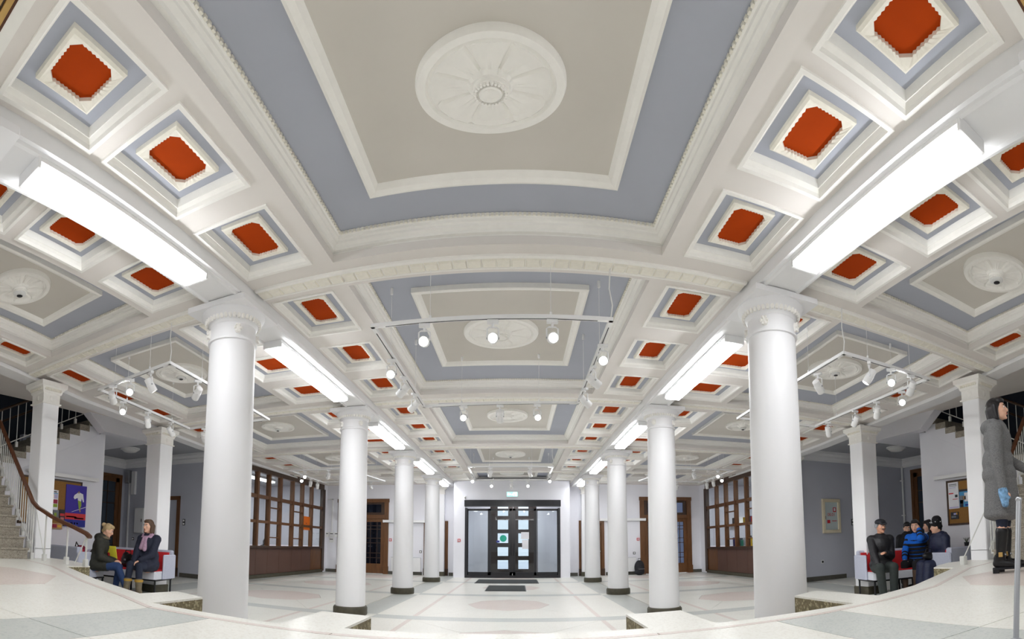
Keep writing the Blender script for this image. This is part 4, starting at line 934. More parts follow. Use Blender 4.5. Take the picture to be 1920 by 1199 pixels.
for sx in (-1,1):
    t = thing('board_lamp', f'long white strip lamp over the {side[sx]} notice board', 'lamp', (0,0,0)); y0, y1 = 5.7, (7.75 if sx < 0 else 7.5); z = 2.52
    yzbox(MB(), sx, BX, .02, .14, y0, y1, z, z+.05).build('hood', 'white', t); yzbox(MB(), sx, BX, .12, .14, y0, y1, z-.03, z).build('lip', 'white', t); yzbox(MB(), sx, BX, .05, .09, y0+.05, y1-.05, z-.03, z).build('tube', 'whitep', t)
    for yy in (y0+.2, y1-.2): yzbox(MB(), sx, BX, 0, .03, yy, yy+.04, z-.02, z+.07).build('bracket', 'white', t)
# grey rail post right by the camera
t = thing('rail_post', 'blurred slim grey rail post at the right edge of the landing', 'post', (1.80, 1.02, LZ))
MB().tube([(0,0,.0),(.135,.03,.56)], .012, 10).build('tube', 'grey', t, smooth=True); MB().lathe([(.03,0),(.03,.012),(.014,.02)], seg=14).build('foot_plate', 'grey', t); MB().ell((.135,.03,.565), (.015,.015,.012), 10, 6).build('end_cap', 'grey', t)
# things inside the offices
bkc = [pm('spine_'+k, v, .5) for k, v in dict(a=(36,120,90), b=(196,60,40), c=(226,186,40), d=(40,56,120), e=(230,230,226), f=(60,60,64)).items()]
def shelf(sx, y0, y1, z, lab):
    t = thing('shelf', lab, 'shelf', (0,0,0))
    def b(x0,x1,a,c,z0,z1): return (min(sx*x0,sx*x1), max(sx*x0,sx*x1), a, c, z0, z1)
    MB().box(*b(8.35,8.75,y0,y1,z-.03,z)).build('board', 'wood', t)
    for a in (y0, y1-.03): MB().box(*b(8.35,8.75,a,a+.03,0.01,z-.03)).build('side', 'wood', t)
shelf(1, 14.4, 18.0, 1.08, 'timber work counter behind the right office glass'); shelf(-1, 12.6, 18.6, 1.02, 'timber work counter behind the left office glass')
def book(x, y, z, w, hgt, mt, lab, grp):
    t = thing('book', lab, 'book', (x,y,z), 0, grp)
    MB().box(-.10,.10,-w/2,w/2,0,hgt).build('cover', mt, t); MB().box(-.094,.094,-w/2+.006,w/2-.006,hgt-.002,hgt+.002).build('pages', 'paper', t)
rnd = random.Random(3); y = 14.6; cn = ['green','red','yellow','blue','white','black']
k = 0; ORD = 'first second third fourth fifth sixth seventh eighth ninth tenth eleventh twelfth thirteenth fourteenth fifteenth sixteenth seventeenth eighteenth nineteenth twentieth'.split()
while y < 17.6 and k < 20:
    wd = rnd.uniform(.05,.11); q = rnd.randrange(6); hg = rnd.uniform(.22,.42)
    book(8.5, y, 1.08, wd, hg, bkc[q], f'{ORD[k]} folder from the near end of the right office counter, {cn[q]}', 'folders behind the right office glass'); y += wd + rnd.uniform(.02,.22); k += 1
t = thing('shelf', 'white wall shelf with coloured boxes high behind the right office glass', 'shelf', (0,0,0)); MB().box(8.3,8.6,15.4,17.6,1.86,1.89).build('board', 'white', t)
for yy in (15.5,17.45): MB().box(8.32,8.58,yy,yy+.03,1.70,1.86).build('bracket', 'white', t)
for k, (yy, q, cnm) in enumerate(((15.7,1,'red'),(15.95,3,'blue'),(16.3,2,'yellow'),(16.75,4,'white'),(17.0,1,'red'),(17.25,5,'dark'))):
    book(8.45, yy, 1.89, .09+.02*(k % 3), .26+.03*(k % 2), bkc[q], f'{cnm} box file on the high white office shelf, {ORD[k]} from the near end', 'box files on the high office shelf')
t = thing('monitor', 'dark computer monitor on the right office counter', 'monitor', (8.7, 15.5, 1.08), 0)
MB().bbox(-.02,.02,-.3,.3,.12,.48,.006).build('screen', 'black', t); MB().tube([(0,0,.0),(0,0,.14)], .02).build('stand', 'black', t); MB().bbox(-.1,.1,-.14,.14,0,.012).build('foot', 'black', t)
t = thing('wall_screen', 'pale blue lit screen high in the right office', 'screen', (9.8, 16.6, 2.35)); MB().box(-.02,.02,-.4,.4,-.2,.25).build('bezel', 'white', t); MB().box(-.026,-.02,-.37,.37,-.17,.22).build('display', em('screen_glow', (180,205,255), 1.0), t); MB().box(.02,1.2,-.03,.03,0,.05).build('arm', 'grey', t)
t = thing('notice_sheet', 'orange paper sheet stuck inside the left office glass', 'paper', (-7.958, 17.6, 0))
MB().box(-.004,.0,-.34,.34,1.72,2.26).build('sheet', em('x', (0,0,0), 0) if False else pc['orange'], t); MB().box(-.0,.001,-.05,.05,1.98,2.0).build('print_line', pc['dark'], t); MB().box(-.0,.001,-.12,.12,1.88,1.89).build('print_line', pc['dark'], t)
for yy, zz, nm in ((12.9,2.0,'nearest'),(15.8,1.6,'middle')):
    t = thing('wall_cabinet', f'white cabinet inside the left office, {nm} one', 'cabinet', (-10.8, yy, 0)); MB().bbox(-.2,.2,-.5,.5,.01,zz).build('body', 'white', t); MB().box(.2,.215,-.48,-.01,.05,zz-.03).build('door', 'whitep', t); MB().box(.2,.215,.01,.48,.05,zz-.03).build('door', 'whitep', t)
# ------------------------------------------------------------------ soft bodies: overlapping closed shapes fused into one skin
def fuse(mb, name, mat, parent, voxel=.010, it=4, fac=.5):
    me = bpy.data.meshes.new(name); me.from_pydata([tuple(p) for p in mb.v], [], mb.f)
    bm = bmesh.new(); bm.from_mesh(me); bmesh.ops.recalc_face_normals(bm, faces=bm.faces); bm.to_mesh(me); bm.free()
    o = bpy.data.objects.new('tmp', me); C.objects.link(o)
    r = o.modifiers.new('r', 'REMESH'); r.mode = 'VOXEL'; r.voxel_size = voxel; r.use_smooth_shade = True
    s = o.modifiers.new('s', 'SMOOTH'); s.factor = fac; s.iterations = it
    dg = bpy.context.evaluated_depsgraph_get(); e = o.evaluated_get(dg)
    m2 = bpy.data.meshes.new_from_object(e); bpy.data.objects.remove(o); bpy.data.meshes.remove(me)
    m2.name = name; m2.materials.clear(); m2.materials.append(M[mat] if isinstance(mat, str) else mat)
    for p in m2.polygons: p.use_smooth = True
    return link(name, m2, parent)
# backpack on the floor by the right glazed door
bp = bpy.data.objects['backpack']
m = MB(); m.ell((0,0,.30), (.22,.15,.31)).ell((0,.0,.12), (.22,.16,.13)).ell((0,-.12,.2), (.16,.09,.15)); fuse(m, 'bag_body', blk, bp, .015)
m = MB(); m.tube([(-.06,0,.6),(-.05,0,.67),(.05,0,.67),(.06,0,.6)], .012); m.build('grab_loop', 'black', bp); MB().bbox(-.13,.13,-.215,-.2,.24,.255,.003).build('zip', 'grey', bp)
# ------------------------------------------------------------------ sofas
def at(px, y): return (math.tan((px-X0)/F0)*y + .186, y)
def sofa(x, y, rz, L, lab, sc=1.15):
    t = thing('sofa', lab, 'sofa', (x,y,0), rz); t.scale = (sc,)*3; h = L/2
    m = MB(); m.bbox(-h,h,-.34,.22,.30,.45,.03); m.build('seat', 'sofa_w', t)
    m = MB(); m.bbox(-h+.02,h-.02,-.33,.2,.45,.462,.02); m.build('seat_panel', 'sofa_r', t)
    m = MB(); m.loft([[(-h,.20,.30),(h,.20,.30),(h,.38,.30),(-h,.38,.30)],[(-h,.24,.80),(h,.24,.80),(h,.36,.80),(-h,.36,.80)],[(-h+.02,.26,.82),(h-.02,.26,.82),(h-.02,.34,.82),(-h+.02,.34,.82)]]); m.poly([(-h+.02,.26,.82),(h-.02,.26,.82),(h-.02,.34,.82),(-h+.02,.34,.82)]); m.build('back_shell', 'sofa', t)
    m = MB(); m.loft([[(-h+.03,.12,.46),(h-.03,.12,.46),(h-.03,.21,.46),(-h+.03,.21,.46)],[(-h+.03,.19,.78),(h-.03,.19,.78),(h-.03,.245,.78),(-h+.03,.245,.78)]]); m.poly([(-h+.03,.19,.78),(h-.03,.19,.78),(h-.03,.245,.78),(-h+.03,.245,.78)]); m.build('back_cushion', 'sofa_r', t)
    for s in (-1,1): MB().bbox(min(s*h,s*(h+.05)),max(s*h,s*(h+.05)),-.1,.37,.30,.74,.02).build('side_panel', 'sofa', t)
    f = MB(); f.box(-h,h,-.33,-.30,.27,.30); f.box(-h,h,.3,.33,.27,.30); f.box(-h,-h+.03,-.33,.33,.27,.30); f.box(h-.03,h,-.33,.33,.27,.30); f.build('frame', 'black', t)
    n = max(2, round(L/.9)+1)
    for i in range(n):
        xx = -h+.02+(L-.04)*i/(n-1)
        for yy in (-.31,.31): MB().tube([(xx,yy,0.0),(xx,yy,.28)], .018, 8).build('leg', 'black', t)
    return t
SC = 1.17
# ------------------------------------------------------------------ people
def V(*a): return Vector(a)
def ik(s, h, a, b, hint):
    d = h-s; L = min(d.length, (a+b)*.995); d.normalize()
    x = (a*a - b*b + L*L)/(2*L); r = math.sqrt(max(0, a*a-x*x))
    n = Vector(hint) - d*Vector(hint).dot(d); n.normalize(); return s + d*x + n*r
class Person:
    def __init__(p, label, loc, fwd, sc, seated=True, lean=0., head_yaw=0., head_pitch=0., hands=None, knees=None, ankles=None, skin='skin', hint=None, torso_yaw=0.):
        p.root = thing('person', label, 'person', (loc[0],loc[1],loc[2]), math.atan2(fwd[1],fwd[0])-PI/2); p.root.scale = (sc,)*3
        p.skin = skin
        if seated:
            p.pel = V(0,0,.53); p.hip = [V(-.09,0,.52),V(.09,0,.52)]
            p.knee = [Vector(k) for k in (knees or ((-.11,.43,.53),(.11,.43,.53)))]
            p.ank = [Vector(k) for k in (ankles or ((-.11,.45,.09),(.11,.42,.09)))]
            base = p.pel
        else:
            p.pel = V(0,0,.95); p.hip = [V(-.09,0,.92),V(.09,0,.92)]
            p.knee = [Vector(k) for k in (knees or ((-.09,.03,.50),(.09,.0,.50)))]
            p.ank = [Vector(k) for k in (ankles or ((-.09,0,.11),(.09,-.02,.11)))]
            base = p.pel
        R = Matrix.Rotation(-lean, 3, 'X') @ Matrix.Rotation(torso_yaw, 3, 'Z'); p.R = R
        up = lambda v: base + R @ v
        p.waist = up(V(0,-.01,.15)); p.chest = up(V(0,0,.36)); p.nk = up(V(0,-.005,.53)); p.sh = [up(V(-.16,-.01,.465)), up(V(.16,-.01,.465))]
        p.up = up
        p.HR = R @ Matrix.Rotation(head_yaw, 3, 'Z') @ Matrix.Rotation(head_pitch, 3, 'X')
        p.hc = p.nk + R @ V(0,.015,.03) + p.HR @ V(0,.015,.13)
        hn = hands or ((-.07,.30,.64),(.07,.27,.64))
        p.hand = [Vector(q) for q in hn]
        hint = hint or ((-.5,-.6,-.5),(.5,-.6,-.5))
        p.elb = [ik(p.sh[i], p.hand[i], .29, .25, hint[i]) for i in (0,1)]
        p.seated = seated
    def head_pt(p, v): return p.hc + p.HR @ Vector(v)
    def body(p):
        m = MB(); hp = p.head_pt
        m.ell(p.hc, (.074,.092,.112), 18, 11, p.HR); m.ell(hp((0,.03,-.052)), (.056,.06,.062), 14, 9, p.HR)
        m.cap(hp((0,.088,.012)), hp((0,.105,-.022)), .010, .014); m.ell(hp((0,.085,-.055)), (.026,.014,.012), 10, 6, p.HR)
        m.ell(hp((0,.075,-.095)), (.024,.02,.016), 10, 6, p.HR)
        for s in (-1,1): m.ell(hp((s*.076,-.005,-.008)), (.012,.024,.034), 10, 6, p.HR); m.ell(hp((s*.04,.06,-.02)), (.022,.022,.022), 10, 6, p.HR)
        m.cap(p.nk - p.R @ V(0,0,.04), p.hc + p.HR @ V(0,-.02,-.05), .058, .052)
        m.cap(p.pel, p.waist, .13, .115); m.cap(p.waist, p.chest, .115, .13); m.cap(p.chest, p.nk-p.R @ V(0,0,.06), .12, .07)
        for i in (0,1):
            m.cap(p.nk-p.R @ V(0,0,.05), p.sh[i], .06, .055); m.cap(p.sh[i], p.elb[i], .050, .040); m.cap(p.elb[i], p.hand[i], .040, .027)
            m.cap(p.hip[i], p.knee[i], .085, .058); m.cap(p.knee[i], lerp(p.knee[i], p.ank[i], .35), .056, .054); m.cap(lerp(p.knee[i], p.ank[i], .3), p.ank[i], .055, .038)
            t = p.ank[i] + V(0,.11,-.05); m.cap(p.ank[i]+V(0,-.03,-.04), t, .036, .026)
        for i in (0,1): p.hands_mesh(m, i)
        p.bodyo = fuse(m, 'body', p.skin, p.root, .0085, 3)
        for s in (-1,1):
            e = MB().ell(hp((s*.031,.082,.012)), (.0135,.008,.008), 10, 7, p.HR).build('eye', 'paper', p.bodyo, smooth=True)
            MB().ell(hp((s*.031,.0875,.012)), (.0065,.004,.007), 8, 6, p.HR).build('iris', 'eyeb', e, smooth=True)
            MB().cap(hp((s*.018,.09,.034)), hp((s*.048,.078,.034)), .005, .004, 6).build('eyebrow', 'eyeb', p.bodyo, smooth=True)
        MB().ell(hp((0,.096,-.055)), (.022,.006,.008), 10, 6, p.HR).build('mouth', 'lips', p.bodyo, smooth=True)
        return p
    def hands_mesh(p, m, i):
        w = p.hand[i]; d = (w - p.elb[i]).normalized(); 
        n = Vector((0,.2,-1)) if not hasattr(p,'palm') or not p.palm.get(i) else Vector(p.palm[i])
        n = (n - d*n.dot(d)); n.normalize(); s = d.cross(n)
        c = w + d*.05; 
        B = Matrix((s, d, n)).transposed()
        m.ell(c, (.042,.055,.018), 12, 8, B)
        for k, (o, L) in enumerate(((-.030,.066),(-.010,.076),(.011,.072),(.031,.058))):
            b0 = w + d*.085 + s*o; b1 = b0 + (d*.85+n*.35)*L*.5; b2 = b1 + (d*.45+n*.8)*L*.5
            m.cap(b0-d*.02, b1, .0105, .010, 8); m.cap(b1, b2, .010, .0085, 8)
        th = -1 if i == 0 else 1
        t0 = w + d*.025 - s*.034*th*(-1); t1 = t0 + (d*.6 + s*th*.7)*.035; m.cap(t0, t1, .013, .011, 8); m.cap(t1, t1+(d*.9+n*.3)*.03, .011, .009, 8)
    def coat(p, mat, length=.2, puff=.03, hood=False, collar=True, sleeve=.92, name='coat', band=None):
        m = MB(); R = p.R
        pts = [p.pel+V(0,0,-.02), p.waist, p.chest, p.nk-R @ V(0,0,.09)]
        m.ell(p.waist, (.172+puff*.7,.145+puff*.8,.2), 18, 10, R); m.ell(p.chest, (.175+puff*.6,.135+puff*.6,.21), 18, 10, R); m.ell(p.pel+V(0,0,.03), (.19+puff*.8,.165+puff*.8,.14), 18, 9, R)
        for i in (0,1):
            m.cap(p.nk-R @ V(0,0,.07), p.sh[i], .075+puff*.4, .07+puff*.5)
            m.cap(p.sh[i], p.elb[i], .064+puff*.6, .052+puff*.6); m.cap(p.elb[i], lerp(p.elb[i], p.hand[i], sleeve), .052+puff*.6, .038+puff*.4)
            if p.seated and length > 0:                       # skirt of the coat over the thighs
                k = lerp(p.hip[i], p.knee[i], min(1, length)); m.cap(p.hip[i]+V(0,-.03,.02), k, .105+puff*.3, .082+puff*.4)
                if length > .9: m.cap(k, lerp(p.knee[i], p.ank[i], min(.8,(length-.9)*1.5)), .085+puff*.4, .09+puff*.3)
        if p.seated and length > .6: m.cap((p.hip[0]+p.hip[1])/2, lerp((p.knee[0]+p.knee[1])/2, p.pel, .12), .10, .08)
        if not p.seated:
            zl = length
            m2 = []
            for k in range(16):
                z = lerp(1.0, zl, k/15); m.ell(V(0,.01,z), (.185+.03*k/15+puff*.3,.15+.04*k/15+puff*.3,.07), 18, 8)
        if collar: m.ell(p.nk+R @ V(0,-.005,.0), (.098+puff*.3,.092+puff*.3,.055), 16, 8, R)
        if hood: m.ell(p.nk+R @ V(0,-.07,-.02), (.13,.095,.085), 16, 9, R); m.ell(p.nk+R @ V(0,.04,-.02), (.105,.07,.06), 12, 8, R); m.ell(p.nk+R @ V(0,-.02,.03), (.115,.10,.05), 14, 8, R)
        p.coato = fuse(m, name, mat, p.root, .012, 3)
        return p
    def trousers(p, mat, to=.97, r=.0):
        m = MB(); m.ell(p.pel, (.165,.14,.12), 16, 9)
        for i in (0,1):
            e = lerp(p.knee[i], p.ank[i], to)
            m.cap(p.hip[i], p.knee[i], .098+r, .072+r); m.cap(p.knee[i], e, .07+r, .056+r)
        fuse(m, 'trousers', mat, p.root, .012, 3); return p
    def shoes(p, mat, shaft=0., heel=0., sole=None, name='shoe'):
        for i in (0,1):
            m = MB(); a = p.ank[i]; f = V(0,1,0)
            m.cap(a+V(0,-.045,-.045), a+V(0,.09,-.055), .043, .042); m.cap(a+V(0,.06,-.058), a+V(0,.165,-.064), .043, .032); m.cap(a+V(0,-.03,.0), a+V(0,0,.03), .048, .05)
            if shaft: m.cap(a+V(0,0,.02), lerp(a, p.knee[i], shaft), .05, .066)
            s = fuse(m, name, mat, p.root, .010, 3)
            zb = a.z-.105
            MB().bbox(a.x-.04,a.x+.04,a.y-.085,a.y+.19,zb,zb+.022,.015).build('sole', sole or 'black', s)
            if heel: MB().bbox(a.x-.032,a.x+.032,a.y-.088,a.y-.025,a.z-.11-heel+.01,zb+.02,.006).build('heel', sole or 'black', s)
        return p
    def hair(p, mat, style='bob', name='hair'):
        m = MB(); hp = p.head_pt
        m.ell(hp((0,-.022,.028)), (.086,.094,.104), 18, 10, p.HR); m.ell(hp((0,.03,.085)), (.066,.06,.04), 14, 8, p.HR)
        if style in ('bob','long'):
            for s in (-1,1):
                m.cap(hp((s*.072,-.01,.03)), hp((s*.078,.0,-.10)), .034, .028); m.cap(hp((s*.05,-.06,.0)), hp((s*.055,-.05,-.11)), .05, .04)
            m.cap(hp((0,-.07,0)), hp((0,-.07,-.11)), .055, .045)
            if style == 'long':
                for s in (-1,1): m.cap(hp((s*.065,-.03,-.08)), hp((s*.06,-.04,-.24)), .04, .028)
        if style == 'bun': m.ell(hp((0,-.125,.05)), (.045,.045,.045), 12, 8); m.cap(hp((0,-.07,0)), hp((0,-.075,-.05)), .05, .04)
        if style == 'short': m.cap(hp((0,-.06,.0)), hp((0,-.07,-.05)), .045, .035)
        fuse(m, name, mat, p.root, .009, 3); return p
olive = pm('olive_coat', (50,50,44), .8, .15, 30, .2); navy = pm('navy_coat', (32,36,54), .75, .15, 30, .2); jeans = pm('blue_jeans', (40,62,104), .8, .15, 50, .1); djeans = pm('dark_jeans', (34,40,58), .8, .12, 50, .1)
blackj = pm('black_jacket', (28,28,32), .45, .25, 26, .5); dgreen = pm('dark_green_trousers', (48,54,52), .8, .1, 30, .1); bknit = pm('black_knit', (24,24,28), .85, .1, 60, .2); taupe = pm('taupe_suede', (112,102,84), .85, .12, 40, .1); bboot = pm('brown_boot_leather', (86,66,52), .5, .12, 20)
bshoe = pm('black_shoe_leather', (22,22,24), .3, .1, 20); blond = pm('blond_hair', (182,156,116), .6, .2, 60, .3, stretch=(1,1,.2)); brown = pm('brown_hair', (88,66,50), .5, .2, 60, .3, stretch=(1,1,.2)); dark = pm('dark_hair', (26,22,24), .4, .2, 60, .3, stretch=(1,1,.2))
lilac = pm('lilac_scarf', (176,144,166), .85, .15, 30, .3); tweed = pm('grey_tweed', (112,112,112), .9, .32, 70, .3, stretch=(1,1,3)); bluek = pm('blue_knit', (22,104,210), .85, .1, 60, .2); mitten = pm('blue_white_mitten', (120,160,196), .85, .45, 34, .2); navyq = pm('quilted_navy', (38,44,70), .5, .18, 14, .5, stretch=(.4,.4,5))
Y1, Y2 = 7.45, 7.0
# ---- left group
sofa(*at(236, 7.5), .25, 1.75, 'grey and red sofa in front of the left square pillar, facing the camera')
sofa(-7.95, 6.36, PI+.06, 1.0, 'grey sofa by the left notice board, seen from behind its back')
x, y = at(184, 6.5)
p = Person('seated woman with tied fair hair and dark olive parka, facing right on left sofa', (x,y,0), (.84,.54), 1.10, lean=.22, head_pitch=-.25, hands=((-.06,.36,.64),(.08,.34,.62)), knees=((-.10,.42,.52),(.10,.44,.55)), ankles=((-.10,.36,.10),(.12,.62,.16)))
p.body().trousers(jeans).coat(olive, .45, .035, hood=True).shoes(bboot).hair(blond, 'bun')
MB().ell(p.nk+p.R @ V(0,.02,.01), (.12,.12,.035), 16, 7, p.R).build('collar_trim', taupe, p.root, smooth=True)
x, y = at(281, 7.35)
p = Person('seated woman with brown bob, navy coat and lilac scarf on the left sofa', (x,y,0), (.12,-.99), SC, lean=.02, head_yaw=-.15, head_pitch=.02, hands=((-.03,.30,.62),(.07,.34,.58)), knees=((-.13,.42,.53),(.06,.42,.55)), ankles=((-.20,.50,.12),(.03,.55,.105)))
p.body().trousers(djeans, .55).coat(navy, .55, .035).shoes(taupe, .42, .04).hair(brown, 'bob')
m = MB(); 
for a, b in (((-.09,.03,.0),(.09,.03,.0)),((-.08,.06,-.03),(.08,.06,-.03)),((-.02,.10,-.05),(-.035,.17,-.24)),((.02,.10,-.05),(.04,.17,-.22))): m.cap(p.nk+p.R @ V(*a), p.nk+p.R @ V(*b), .045, .04)
fuse(m, 'scarf', lilac, p.root, .011, 3)
for i in (0,1): e = lerp(p.knee[i], p.ank[i], .56); MB().tube([e+V(0,0,.022),e+V(0,0,.018),e-V(0,0,.018),e-V(0,0,.022)], [.05,.074,.074,.05], 16).build('turned_cuff', pm('mustard_cuff', (176,140,60), .8), p.root, smooth=True)
x, y = at(160, 6.42)
t = thing('bag', 'crimson bag lying on the left sofa behind the woman in olive', 'bag', (x-.1,y,.53)); m = MB(); m.ell((0,0,.2),(.2,.13,.25)).ell((.05,0,.1),(.2,.14,.14)).ell((-.1,.02,.3),(.12,.1,.12)); fuse(m, 'bag_body', pm('crimson_cloth', (140,28,58), .75, .2, 20, .4), t, .014)
MB().tube([(-.08,-.1,.35),(0,-.13,.5),(.1,-.1,.36)], .012).build('handle', bknit, t); MB().bbox(-.12,.12,-.145,-.135,.1,.115,.003).build('zip', bknit, t)
x, y = at(243, 7.5)
t = thing('handbag', 'black leather handbag standing on the left sofa between the two women', 'bag', (x,y,.535)); m = MB(); m.ell((0,0,.14),(.2,.09,.16)).ell((0,0,.07),(.21,.1,.085)).ell((-.06,0,.23),(.1,.06,.1)); fuse(m, 'bag_body', bshoe, t, .012)
MB().tube([(-.1,0,.27),(-.07,0,.36),(.07,0,.36),(.1,0,.25)], .012).build('handle', bshoe, t); MB().bbox(-.03,.03,-.1,-.085,.14,.18,.004).build('clasp', 'grey', t)
x, y = at(215, 6.75)
t = thing('magazine', 'yellow magazine held in front of the woman in olive', 'paper', (x,y,.74)); q = MB().box(-.11,.11,-.006,.006,0,.26).build('cover', pm('yellow_print', (232,220,70), .5, .05, 8), t); MB().box(-.11,-.06,-.0075,.0,.02,.12).build('red_patch', pc['red'], q); t.rotation_euler = (.3,0,.2)
# ---- right group
sofa(*at(1696, 7.5), -.25, 1.75, 'grey and red sofa in front of the right square pillar, facing the camera')
sofa(8.15, 6.36, PI-.06, 1.05, 'grey sofa by the right notice board, seen from behind its back')
x, y = at(1649, 7.3)
p = Person('seated man with a moustache in a black jacket and flat cap on the right sofa', (x,y,0), (-.5,-.87), SC, lean=.05, head_yaw=.35, skin='skin2', hands=((.06,.22,.72),(-.06,.34,.58)), knees=((-.12,.40,.53),(.12,.42,.53)), ankles=((-.10,.42,.10),(.09,.46,.10)))
p.hand = [V(-.02,.26,.76), V(.13,.36,.585)]; p.elb = [ik(p.sh[i], p.hand[i], .29, .25, ((-.5,-.6,-.5),(.6,-.5,-.4))[i]) for i in (0,1)]
p.body().trousers(dgreen, .98, .012).coat(blackj, .18, .035, name='jacket').shoes(bshoe).hair(pm('grey_hair', (120,116,112), .6), 'short')
hp = p.head_pt; m = MB(); m.ell(hp((0,-.01,.075)), (.098,.108,.06), 18, 8, p.HR); m.cap(hp((-.05,.09,.05)), hp((.05,.09,.05)), .022, .022); m.ell(hp((0,.105,.04)), (.06,.05,.012), 14, 6, p.HR); cp = fuse(m, 'flat_cap', pm('cap_leather', (30,32,38), .5), p.root, .010, 3)
gw = pm('grey_wool', (140,142,146), .9); [MB().ell(hp((s*.084,-.02,.012)), (.018,.05,.04), 10, 7, p.HR).build('ear_flap', gw, cp, smooth=True) for s in (-1,1)]; MB().cap(hp((-.03,.098,-.04)), hp((.03,.098,-.04)), .010, .010, 8).build('moustache', pm('grey_moustache', (96,86,80), .8), p.root, smooth=True)
x, y = at(1719, 7.35)
p = Person('seated woman in a blue and black striped jumper resting her hand on her brow', (x,y,0), (-.93,-.36), SC, lean=.12, head_yaw=.25, head_pitch=-.05)
p.hand = [p.hc+p.HR @ V(-.085,.05,-.05), V(-.06,.36,.60)]; p.hand[0] = p.hc + V(-.10,.06,-.06)
p.hand = [p.hand[0], V(.12,.38,.60)]; p.palm = {0: (.8,-.3,0)}
p.elb = [ik(p.sh[0], p.hand[0], .29, .25, (-.3,.8,-.6)), ik(p.sh[1], p.hand[1], .29, .25, (.6,-.4,-.5))]
p.body().trousers(bknit, .6).coat(bluek, .06, .02, name='jumper').shoes(bboot, .72, 0).hair(dark, 'long')
def stripes(p, mat, n=6):
    for k in range(n):
        c = lerp(p.pel+V(0,0,.04), p.nk-p.R @ V(0,0,.08), (k+.5)/n); 
        MB().loft([[c + p.R @ V(r*.205*math.cos(2*PI*i/28)*(1 if k < n-1 else .82), r*.168*math.sin(2*PI*i/28)*(1 if k < n-1 else .85), dz) for i in range(28)] for r, dz in ((.96,-.026),(1.0,-.02),(1.0,.02),(.96,.026))]).build('stripe', mat, p.coato, smooth=True)
    for i in (0,1):
        for a, b in ((p.sh[i],p.elb[i]),(p.elb[i],p.hand[i])):
            for f in (.25,.6):
                q = lerp(a,b,f); d = (b-a).normalized(); MB().tube([q-d*.022,q-d*.018,q+d*.018,q+d*.022], [.058,.072,.072,.058] if a is p.sh[i] else [.048,.060,.060,.048], 16).build('stripe', mat, p.coato, smooth=True)
stripes(p, bknit)
MB().cap(p.nk-p.R @ V(0,0,.03), p.nk+p.R @ V(0,0,.05), .075, .068).build('roll_neck', bknit, p.root, smooth=True)
x, y = at(1701, 8.45)
p = Person('woman in black half hidden behind the striped jumper, chin in her collar', (x,y,0), (-.75,-.66), SC, lean=.18, head_yaw=.1, head_pitch=-.15)
p.body().trousers(bknit).coat(bknit, .3, .04, hood=True).shoes(bshoe).hair(dark, 'bun')
MB().ell(p.head_pt((0,.05,-.085)), (.09,.08,.05), 14, 8, p.HR).build('scarf', bknit, p.root, smooth=True)
x, y = at(1750, 7.45)
p = Person('dark haired person seated behind the woman in the spotted hat', (x,y,0), (-.75,.6), SC, lean=.1, head_pitch=-.1)
p.body().trousers(bknit).coat(navy, .3, .03).shoes(bshoe).hair(dark, 'long')
x, y = at(1766, 6.5)
p = Person('seated woman in a long quilted navy coat and spotted black knit hat, facing left', (x,y,0), (-.9,.2), 1.13, lean=.16, head_yaw=-.5, hands=((-.04,.28,.70),(.08,.30,.70)), knees=((-.10,.42,.53),(.11,.42,.53)), ankles=((-.12,.50,.10),(.12,.46,.10)))
p.body().trousers(bknit).coat(navyq, 1.35, .045, hood=True).shoes(bshoe, .4).hair(dark, 'short')
hp = p.head_pt; m = MB(); m.ell(hp((0,-.015,.07)), (.098,.106,.105), 18, 10, p.HR); m.ell(hp((0,-.03,.12)), (.088,.095,.09), 14, 8, p.HR); m.ell(hp((0,-.04,.0)), (.092,.085,.06), 14, 8, p.HR); ht = fuse(m, 'knit_hat', bknit, p.root, .010, 3)
m = MB(); rn = random.Random(5)
for k in range(26):
    a, b = rn.uniform(0,2*PI), rn.uniform(.0,1.2); m.ell(hp((.099*math.cos(a)*math.cos(b), -.01+.109*math.sin(a)*math.cos(b), .07+.107*math.sin(b))), (.011,.011,.011), 6, 4)
m.build('white_spots', 'paper', ht, kind='stuff')
MB().ell(p.nk+p.R @ V(0,-.06,.035), (.10,.08,.03), 14, 7, p.R).build('hood_lining', pm('pale_lining', (176,180,196), .8), p.root, smooth=True)
x, y = at(1738, 6.55)
t = thing('handbag', 'black handbag on the lap of the woman in the navy coat', 'bag', (x,y,.73)); m = MB(); m.ell((0,0,.06),(.17,.10,.085)).ell((.03,0,.02),(.17,.1,.05)); fuse(m, 'bag_body', bshoe, t, .012); MB().tube([(-.1,0,.12),(-.06,0,.2),(.08,0,.2),(.12,0,.1)], .009).build('handle', bshoe, t)
x, y = at(1803, 6.12)
t = thing('potted_plant', 'little dark pot with spiky leaves on the back of the right sofa', 'plant', (x,y-.1,.945)); MB().lathe([(.045,0),(.055,.08)], seg=16).build('pot', 'black', t)
m = MB()
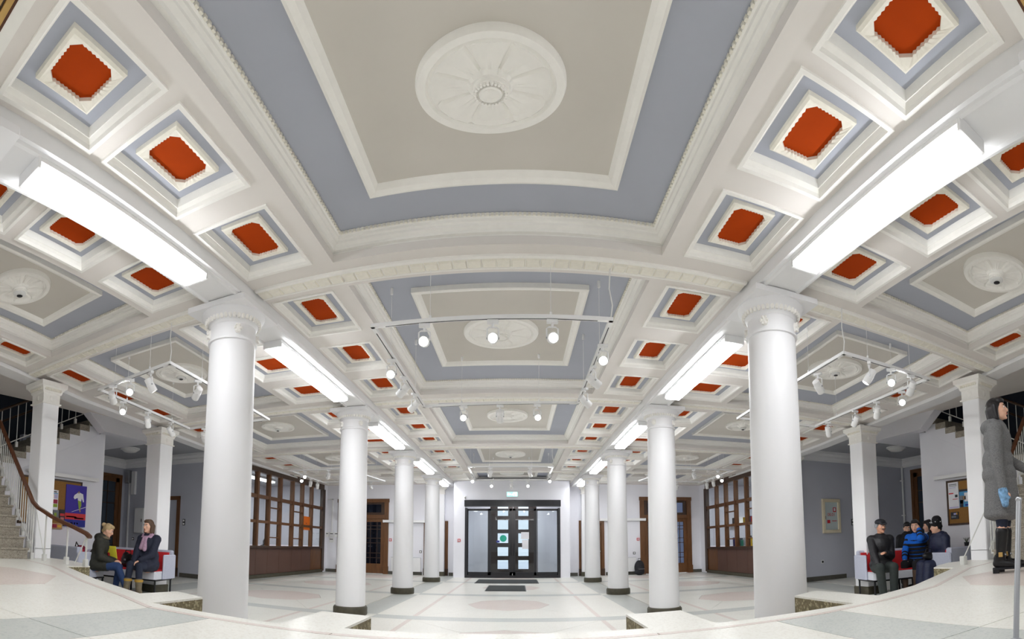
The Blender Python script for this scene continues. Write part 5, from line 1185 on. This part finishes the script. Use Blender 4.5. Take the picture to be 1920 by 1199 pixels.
for k in range(14):
    a = k*2.4; m.tube([(0,0,.06),(.04*math.cos(a),.04*math.sin(a),.13),(.07*math.cos(a),.07*math.sin(a),.17)], [.006,.004,.001], 5)
m.build('leaves', pm('dull_leaf', (92,100,84), .6), t)
p = Person('dark haired clerk sitting inside the left office behind the nearest panes', (-9.2, 16.4, .012), (.3,.95), 1.0, lean=.15)
p.body().trousers(djeans).coat(bknit, .1, .02, name='jumper').shoes(bshoe).hair(dark, 'long')
t = thing('office_chair', 'plain office chair under the clerk in the left office', 'chair', (-9.2, 16.36, .0)); MB().bbox(-.22,.22,-.2,.22,.36,.42,.02).build('seat', bknit, t)
for qx in (-.18,.18):
    for qy in (-.17,.18): MB().tube([(qx,qy,.012),(qx,qy,.37)], .015, 8).build('leg', 'grey', t)
MB().bbox(-.2,.2,-.26,-.22,.42,.85,.015).build('backrest', bknit, t)
# ---- the woman standing on the landing
x, y = at(1879, 2.78)
p = Person('standing woman in a grey tweed coat with blue mittens and black boots on the landing', (x,y,LZ+.0), (.52,-.85), 1.04, seated=False, head_yaw=-.15, head_pitch=.1, hands=((-.10,.30,1.02),(.25,.03,.80)), ankles=((-.07,.02,.145),(.08,-.03,.145)))
p.palm = {0: (1,0,0), 1: (-1,0,0)}
p.body().trousers(djeans, .5, -.010).coat(tweed, .58, .02, hood=True).shoes(bshoe, .75, .04, name='boot').hair(dark, 'bob')
for i in (0,1):
    w, d = p.hand[i], (p.hand[i]-p.elb[i]).normalized(); m = MB(); m.cap(w-d*.03, w+d*.02, .045, .045); m.cap(w+d*.02, w+d*.13, .052, .036); m.cap(w+d*.03, w+d*.07+V(0,.05,0), .022, .016); fuse(m, 'mitten', mitten, p.root, .010, 3)
    a = p.ank[i]; bk = MB().bbox(a.x-.062,a.x+.062,a.y-.06,a.y+.06,a.z+.03,a.z+.055,.02).build('boot_strap', bshoe, p.root)
    for s in (-1,1): MB().bbox(a.x+s*.064-.004,a.x+s*.064+.004,a.y-.02,a.y+.02,a.z+.02,a.z+.065,.002).build('buckle', 'gold', bk)
